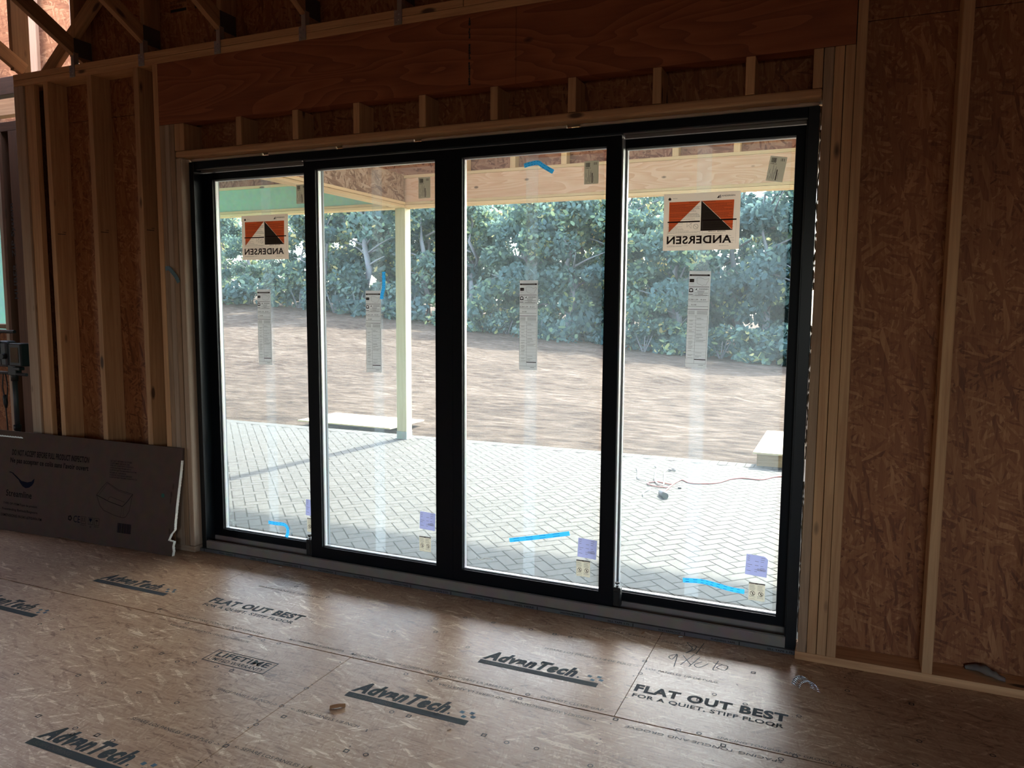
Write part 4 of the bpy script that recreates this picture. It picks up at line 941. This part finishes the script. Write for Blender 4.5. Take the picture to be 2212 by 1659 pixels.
# ---- yard: rough graded soil rising to the left
zf = [(-60, 2.2), (-29.3, 1.606), (-23.3, 1.34), (-21.8, 1.2), (-17.9, .91), (-15.4, .67), (-13.7, .38), (-10.1, .06), (-6.9, -.1), (-6, -.35), (1, -.8), (12, -1.0)]
def ground(x, y):
    xs = 3.3 + (x-3.3)*33.56/(max(y, 1)+3.56)
    z = zf[0][1] if xs < zf[0][0] else zf[-1][1]
    for (a, za), (b, zb) in zip(zf, zf[1:]):
        if a <= xs <= b: z = za + (zb-za)*(xs-a)/(b-a)
    t = min(max((y-6.0)/24, 0), 1)
    return -.30 + (z+.30)*t**1.25 + max(y-30, 0)*.035
from mathutils import noise as mn
bm = bmesh.new(); gx, gy = 150, 110; vs = []
for j in range(gy+1):
    t = j/gy; y = .3 + 70*t**1.9
    row = []
    for i in range(gx+1):
        x = -60 + 85*i/gx
        amp = .0 if y < 5.6 and -7.3 < x < 5.3 else (.02 + .05*min(1, (y-5)/10) if y > 5.6 else .03)
        z = ground(x, y) + amp*(mn.noise(Vector((x*1.3, y*1.3, 0))) + .6*mn.noise(Vector((x*3.1, y*3.1, 3))))
        if y < 5.5 and -7.4 < x < 5.4: z = -.40
        row.append(bm.verts.new((x, y, z)))
    vs.append(row)
for j in range(gy):
    for i in range(gx): bm.faces.new((vs[j][i], vs[j][i+1], vs[j+1][i+1], vs[j+1][i]))
m_, nt_, p_ = mat('graded_soil'); tc_ = N(nt_, 'ShaderNodeTexCoord')
mp1 = N(nt_, 'ShaderNodeMapping'); mp1.inputs['Scale'].default_value = (1.1, 2.6, 1); L(nt_, tc_.outputs['Object'], mp1.inputs[0])
na = N(nt_, 'ShaderNodeTexNoise', i_Scale=2.2, i_Detail=9.0, i_Roughness=.72); L(nt_, mp1.outputs[0], na.inputs['Vector'])
nb_ = N(nt_, 'ShaderNodeTexNoise', i_Scale=.35, i_Detail=4.0); L(nt_, tc_.outputs['Object'], nb_.inputs['Vector'])
vv = math_(nt_, 'ADD', math_(nt_, 'MULTIPLY', na.outputs['Fac'], .75), math_(nt_, 'MULTIPLY', nb_.outputs['Fac'], .25))
L(nt_, ramp(nt_, vv, [(.36, (.028, .019, .015)), (.45, (.072, .050, .037)), (.54, (.120, .088, .066)), (.64, (.21, .165, .13))]), p_.inputs['Base Color']); p_.inputs['Roughness'].default_value = .95; p_.inputs['Specular IOR Level'].default_value = .05
bp_ = N(nt_, 'ShaderNodeBump', i_Strength=.9, i_Distance=.12); L(nt_, na.outputs['Fac'], bp_.inputs['Height']); L(nt_, bp_.outputs[0], p_.inputs['Normal'])
tag(link_bm('ground', bm, m_, smooth=True), kind='structure')

# ---- porch: beams, post, deck of its roof
PX0, PX1, PY0, PY1 = -2.195, -2.045, 5.205, 5.345
pb = tag(empty('porch_front_beam'), 'long pale timber beam across the porch front with short studs above it', 'beam')
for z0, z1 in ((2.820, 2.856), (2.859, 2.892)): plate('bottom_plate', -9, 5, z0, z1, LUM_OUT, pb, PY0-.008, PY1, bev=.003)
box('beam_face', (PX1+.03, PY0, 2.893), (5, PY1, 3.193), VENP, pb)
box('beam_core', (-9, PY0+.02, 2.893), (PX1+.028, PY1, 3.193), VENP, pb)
plate('top_plate', -9, 5, 3.195, 3.232, LUM_OUT, pb, PY0-.008, PY1)
box('green_panel', (-9, PY0+.004, 2.893), (PX0-.03, PY0+.018, 3.194), ZIPL, pb)
for x in (-1.215, -.557, .100, .70, 1.415, 2.078, 2.72, 3.4): stud('short_stud', x, x+.07, 3.233, 3.62, LUM_OUT, pb, PY0, PY1-.02)
box('sheathing_panel', (-9, PY1+.002, 2.86), (5, PY1+.014, 3.75), OSBPX, pb)
ps = tag(empty('porch_side_beam'), 'strand board faced beam running from the porch post back to the house', 'beam')
board('bottom_plate', (-2.12, .97, 2.838), (-2.12, PY0-.010, 2.838), .155, .035, LUM_OUT, ps); board('bottom_plate', (-2.12, .97, 2.876), (-2.12, PY0-.010, 2.876), .14, .035, LUM_OUT, ps)
board('side_plate', (-2.035, .97, 2.875), (-2.035, PY0-.010, 2.875), .012, .035, LUM_OUT, ps)
box('beam_face', (-2.19, .97, 2.895), (-2.05, PY0-.010, 3.24), OSBP, ps)
po = tag(empty('porch_post', ((PX0+PX1)/2, (PY0+PY1)/2, ZP)), 'square pale timber porch post on the far edge of the paved patio', 'post')
board('post_shaft', (-2.12, 5.275, ZP+.10), (-2.12, 5.275, 2.819), .14, .15, LUM_POST, po, up=(1, 0, 0), bev=.006)
bm = bmesh.new(); bbox(bm, (-.078, -.073, .001), (.078, .073, .10)); bevel(bm, .004, 1); bbox(bm, (-.09, -.085, .0005), (.09, .085, .008)); link_bm('post_base', bm, BASE, po)
pr_ = tag(empty('porch_roof'), 'strand board porch roof deck with pale rafters over the patio', 'roof')
def rz(y): return 3.30 + (6.15-y)*.36
bm = bmesh.new(); slab(bm, [(-9.4, 6.15, rz(6.15)+.14), (5.4, 6.15, rz(6.15)+.14), (5.4, 2.3, rz(2.3)+.14), (-9.4, 2.3, rz(2.3)+.14)], .02); slab(bm, [(-2.1, 2.3, rz(2.3)+.14), (5.4, 2.3, rz(2.3)+.14), (5.4, .16, rz(.16)+.14), (-2.1, .16, rz(.16)+.14)], .02); link_bm('roof_deck', bm, OSBR, pr_)
x = -8.9
while x < 5.2:
    board('rafter', (x, 6.12, rz(6.12)+.068), (x, (2.3 if x < -2.1 else .2), rz(2.3 if x < -2.1 else .2)+.068), .038, .135, LUM_OUT, pr_, up=(0, 0, 1)); x += .61
board('fascia', (-9.4, 6.17, rz(6.15)+.06), (5.4, 6.17, rz(6.15)+.06), .03, .18, LUM_OUT, pr_)
box('end_wall_right', (5.0, .16, 2.82), (5.05, 5.3, 5.2), OSBP, pr_); bpy.data.objects['end_wall_right'].name = 'gable_panel'

# ---- bits lying outside
bm = bmesh.new(); 
pl = tag(empty('plywood_sheet', (-3.45, 6.25, -.22)), 'sunlit plywood sheet on the ground beyond the patio, left of the post', 'plywood')
bm = bmesh.new(); bbox(bm, (-.92, -.42, 0), (.78, .50, .018)); o_ = link_bm('sheet', bm, lumber('plywood_top', (.74, .60, .38), (.62, .47, .28)), pl)
pl.rotation_euler = (0, 0, R(-2))
cr = tag(empty('lumber_crate', (2.80, 6.1, -.30)), 'pale plywood topped crate on the soil at the right edge of the yard', 'crate')
bm = bmesh.new(); vsx = [(-.42, -.70, .22), (.9, -.70, .22), (.9, .70, .26), (-.40, .70, .26)]; slab(bm, vsx, .02); link_bm('crate_top', bm, lumber('crate_ply', (.70, .56, .36), (.58, .44, .26)), cr)
for x in (-.32, .8):
    for y in (-.60, .60):
        bm = bmesh.new(); bbox(bm, (x-.04, y-.04, .0), (x+.04, y+.04, .22)); link_bm('crate_leg', bm, LUM_DK, cr)
bm = bmesh.new(); bbox(bm, (-.38, -.66, .05), (.86, -.63, .21)); link_bm('crate_side', bm, LUM_DK, cr)
# red extension cord with its loop and a grey reel of white cable
rc = tag(empty('extension_cord', (2.0, 4.2, ZP)), 'thin red extension cord snaking across the sunlit pavers', 'cord')
pts = [(3.6, 5.2), (3.1, 5.05), (2.707, 4.928), (2.544, 4.69), (2.357, 4.682), (2.245, 4.57), (2.17, 4.379), (2.07, 4.274), (1.907, 4.217), (1.8, 4.321), (1.766, 4.208), (1.748, 3.993), (1.744, 3.83), (1.727, 3.667)]
bm = bmesh.new(); tube(bm, smoothpath([(x-2.0, y-4.2, .007) for x, y in pts], 5), .0065, 7); link_bm('cord_run', bm, REDC, rc)
pts = [(1.76, 4.10), (1.723, 4.074), (1.591, 4.126), (1.505, 4.048), (1.551, 3.956), (1.656, 3.914), (1.723, 3.927), (1.75, 3.99)]
bm = bmesh.new(); tube(bm, smoothpath([(x-2.0, y-4.2, .009) for x, y in pts], 6), .0065, 7); link_bm('cord_loop', bm, REDC, rc)
bm = bmesh.new(); tube(bm, [(-.273, -.533, .02), (-.262, -.575, .022), (-.225, -.64, .024), (-.195, -.70, .024)], [.012, .03, .035, .03], 12); link_bm('outlet_block', bm, GREYP, rc)
wc = tag(empty('white_cable_tangle', (1.5, 4.3, ZP)), 'tangle of thin white cable with a small ring on the pavers', 'cable')
for pp, r_ in (([(1.381, 4.893), (1.43, 4.80), (1.459, 4.593), (1.50, 4.40), (1.538, 4.218), (1.60, 4.05), (1.68, 3.98)], .008), ([(1.60, 4.745), (1.553, 4.747), (1.555, 4.62), (1.569, 4.518), (1.63, 4.25), (1.68, 3.98)], .007), ([(1.223, 4.704), (1.30, 4.45), (1.358, 4.213), (1.42, 4.15), (1.465, 4.145)], .006), ([(1.596, 3.488), (1.57, 3.62), (1.59, 3.793)], .006)):
    bm = bmesh.new(); tube(bm, smoothpath([(x-1.5, y-4.3, .012) for x, y in pp], 5), r_, 7); link_bm('cable_run', bm, WHITEC, wc)
bm = bmesh.new(); tube(bm, [(.108 + .035*math.cos(a), .451 + .035*math.sin(a), .014) for a in [k*math.pi/8 for k in range(17)]], .007, 7, cap=False); link_bm('cable_ring', bm, GREYP, wc)
bm = bmesh.new(); bbox(bm, (1.83, 3.945, ZP+.001), (1.862, 3.99, ZP+.016)); bevel(bm, .004, 1)
tag(link_bm('black_plug', bm, RUB), 'small black plug lying on the pavers beside the red cord', 'plug')

# ---- woods
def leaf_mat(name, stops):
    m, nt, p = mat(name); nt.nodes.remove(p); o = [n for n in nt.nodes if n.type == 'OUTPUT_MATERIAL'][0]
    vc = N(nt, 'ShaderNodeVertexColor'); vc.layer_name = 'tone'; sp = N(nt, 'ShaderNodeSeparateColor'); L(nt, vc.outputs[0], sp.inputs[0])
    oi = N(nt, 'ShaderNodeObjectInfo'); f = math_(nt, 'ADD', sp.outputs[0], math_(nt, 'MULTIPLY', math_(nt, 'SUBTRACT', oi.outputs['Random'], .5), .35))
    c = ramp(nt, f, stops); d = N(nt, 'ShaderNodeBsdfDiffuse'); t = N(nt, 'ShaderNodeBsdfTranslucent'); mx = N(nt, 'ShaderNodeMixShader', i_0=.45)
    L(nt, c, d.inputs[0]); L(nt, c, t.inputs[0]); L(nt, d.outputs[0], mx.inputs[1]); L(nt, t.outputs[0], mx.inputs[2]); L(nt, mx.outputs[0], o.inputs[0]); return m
LEAF_HAZED = leaf_mat('leaves', [(.0, (.09, .15, .155)), (.40, (.155, .235, .20)), (.66, (.25, .36, .22)), (.84, (.54, .58, .27)), (1.0, (.72, .60, .29))])  # leaf tones washed pale blue-green, the haze painted into their colour
def leaves(seed, blobs, n, s0, s1, yellow):
    random.seed(seed); bm = bmesh.new(); cl = bm.loops.layers.color.new('tone')
    for _ in range(n):
        bx, by, bz, br, tn = random.choice(blobs)
        d = Vector((random.gauss(0, 1), random.gauss(0, 1), random.gauss(0, 1))).normalized()*br*random.random()**.4
        c = Vector((bx, by, bz)) + Vector((d.x, d.y, d.z*.7)); s = random.uniform(s0, s1)
        e = Euler((random.uniform(-1.2, 1.2), random.uniform(-1.2, 1.2), random.uniform(0, 6.3))).to_matrix()
        q = [c + e @ Vector((u*s, v*s*.62, 0)) for u, v in ((-1, 0), (-.3, -.9), (.7, -.6), (1, .1), (.4, .85), (-.5, .7))]
        f = bm.faces.new([bm.verts.new(p) for p in q]); t_ = min(1, max(0, tn + random.gauss(0, .14) + (yellow if random.random() < .3 else 0)))
        for l in f.loops: l[cl] = (t_, t_, t_, 1)
    return bm
def tree_proto(i, hgt, crown_r, z0, yellow, n=5600):
    random.seed(100+i); r = empty('forest_tree')
    bm = bmesh.new(); pts = [(random.gauss(0, .06*k), random.gauss(0, .06*k), hgt*k/7) for k in range(8)]; pts[0] = (0, 0, -.25)
    tube(bm, pts, [.20*(1-.11*k) for k in range(8)], 9)
    for k in range(7):
        a = random.uniform(0, 6.3); zz = random.uniform(z0, hgt*.85); b0 = Vector((0, 0, zz)); ln = crown_r*random.uniform(.5, .95)
        tube(bm, [b0, b0 + Vector((math.cos(a)*ln*.5, math.sin(a)*ln*.5, ln*.22)), b0 + Vector((math.cos(a)*ln, math.sin(a)*ln, ln*.38))], [.06, .04, .015], 6)
    link_bm('trunk', bm, BARK, r)
    blobs = []
    for k in range(26):
        t = random.random(); z = z0 + (hgt-z0)*t; rr = crown_r*math.sin(math.pi*(.18+.74*t))*random.uniform(.3, 1); a = random.uniform(0, 6.3)
        blobs.append((rr*math.cos(a), rr*math.sin(a), z, random.uniform(.5, 1.15), random.uniform(.15, .68)))
    link_bm('foliage', leaves(200+i, blobs, n, .075, .19, yellow), LEAF_HAZED, r); return r
protos = [tree_proto(0, 8.6, 2.7, 1.2, .25), tree_proto(1, 8.0, 2.4, .5, .15), tree_proto(2, 9.2, 2.9, 1.6, .4), tree_proto(3, 7.0, 2.6, .3, .1)]
def copy_tree(o, parent=None):
    c = o.copy(); COL.objects.link(c)
    if parent: c.parent = parent
    for ch in list(o.children): copy_tree(ch, c)
    return c
random.seed(33); used = set(); spots = []
for row_y, step, off in ((30.5, 2.7, 0), (33.6, 2.6, 1.3), (37.5, 3.0, .4), (42, 3.4, 1.5)):
    x = -36 - row_y*.25 + off
    while x < 7 + (row_y-30)*.1:
        gap = -33 < x < -26.5 and row_y > 33
        if not gap: spots.append((x + random.uniform(-.7, .7), row_y + random.uniform(-.8, .8), row_y))
        x += step
KIND = ['tall leafy tree with bare lower trunk in the woods beyond the yard', 'bushy dark green tree in the woods beyond the yard', 'tall yellow flecked tree in the woods beyond the yard', 'low spreading dark tree in the woods beyond the yard']
for i, (x, y, ry) in enumerate(spots):
    k = random.choice((0, 1, 1, 2, 3, 3)) if ry < 35 else random.choice((0, 1, 2))
    o = protos[k] if k not in used else copy_tree(protos[k]); used.add(k)
    o.location = (x, y, ground(x, y)-.05); s = random.uniform(.84, 1.05)
    if x < -24 and ry < 35: s *= .62
    o.scale = (s, s, s); o.rotation_euler = (0, 0, random.uniform(0, 6.3)); tag(o, KIND[k], 'tree', 'trees of the woods beyond the yard, kind %s' % ('abcd'[k]))
def bush_proto(i):
    random.seed(300+i); blobs = [(random.uniform(-1, 1), random.uniform(-.6, .6), random.uniform(.3, 1.4), random.uniform(.4, .7), random.uniform(.2, .6)) for _ in range(9)]
    r = empty('undergrowth_shrub'); link_bm('foliage', leaves(310+i, blobs, 900, .07, .16, .2), LEAF_HAZED, r)
    bm = bmesh.new()
    for a in range(5): tube(bm, [(0, 0, -.1), (math.cos(a*1.3)*.4, math.sin(a*1.3)*.3, .9)], [.03, .012], 5)
    link_bm('stem', bm, BARK, r); return r
bp0 = [bush_proto(0), bush_proto(1)]; ub = set(); x = -34; i = 0
while x < 6:
    k = i % 2; o = bp0[k] if k not in ub else copy_tree(bp0[k]); ub.add(k)
    y = 29.2 + random.uniform(-.5, .7); o.location = (x, y, ground(x, y)-.05); s = random.uniform(.8, 1.35); o.scale = (s, s, s*random.uniform(.8, 1.1)); o.rotation_euler = (0, 0, random.uniform(0, 6.3))
    tag(o, ('low leafy shrub at the foot of the woods', 'low rounded shrub along the edge of the woods')[k], 'shrub', 'shrubs along the edge of the woods ' + 'ab'[k]); x += random.uniform(1.3, 1.9); i += 1
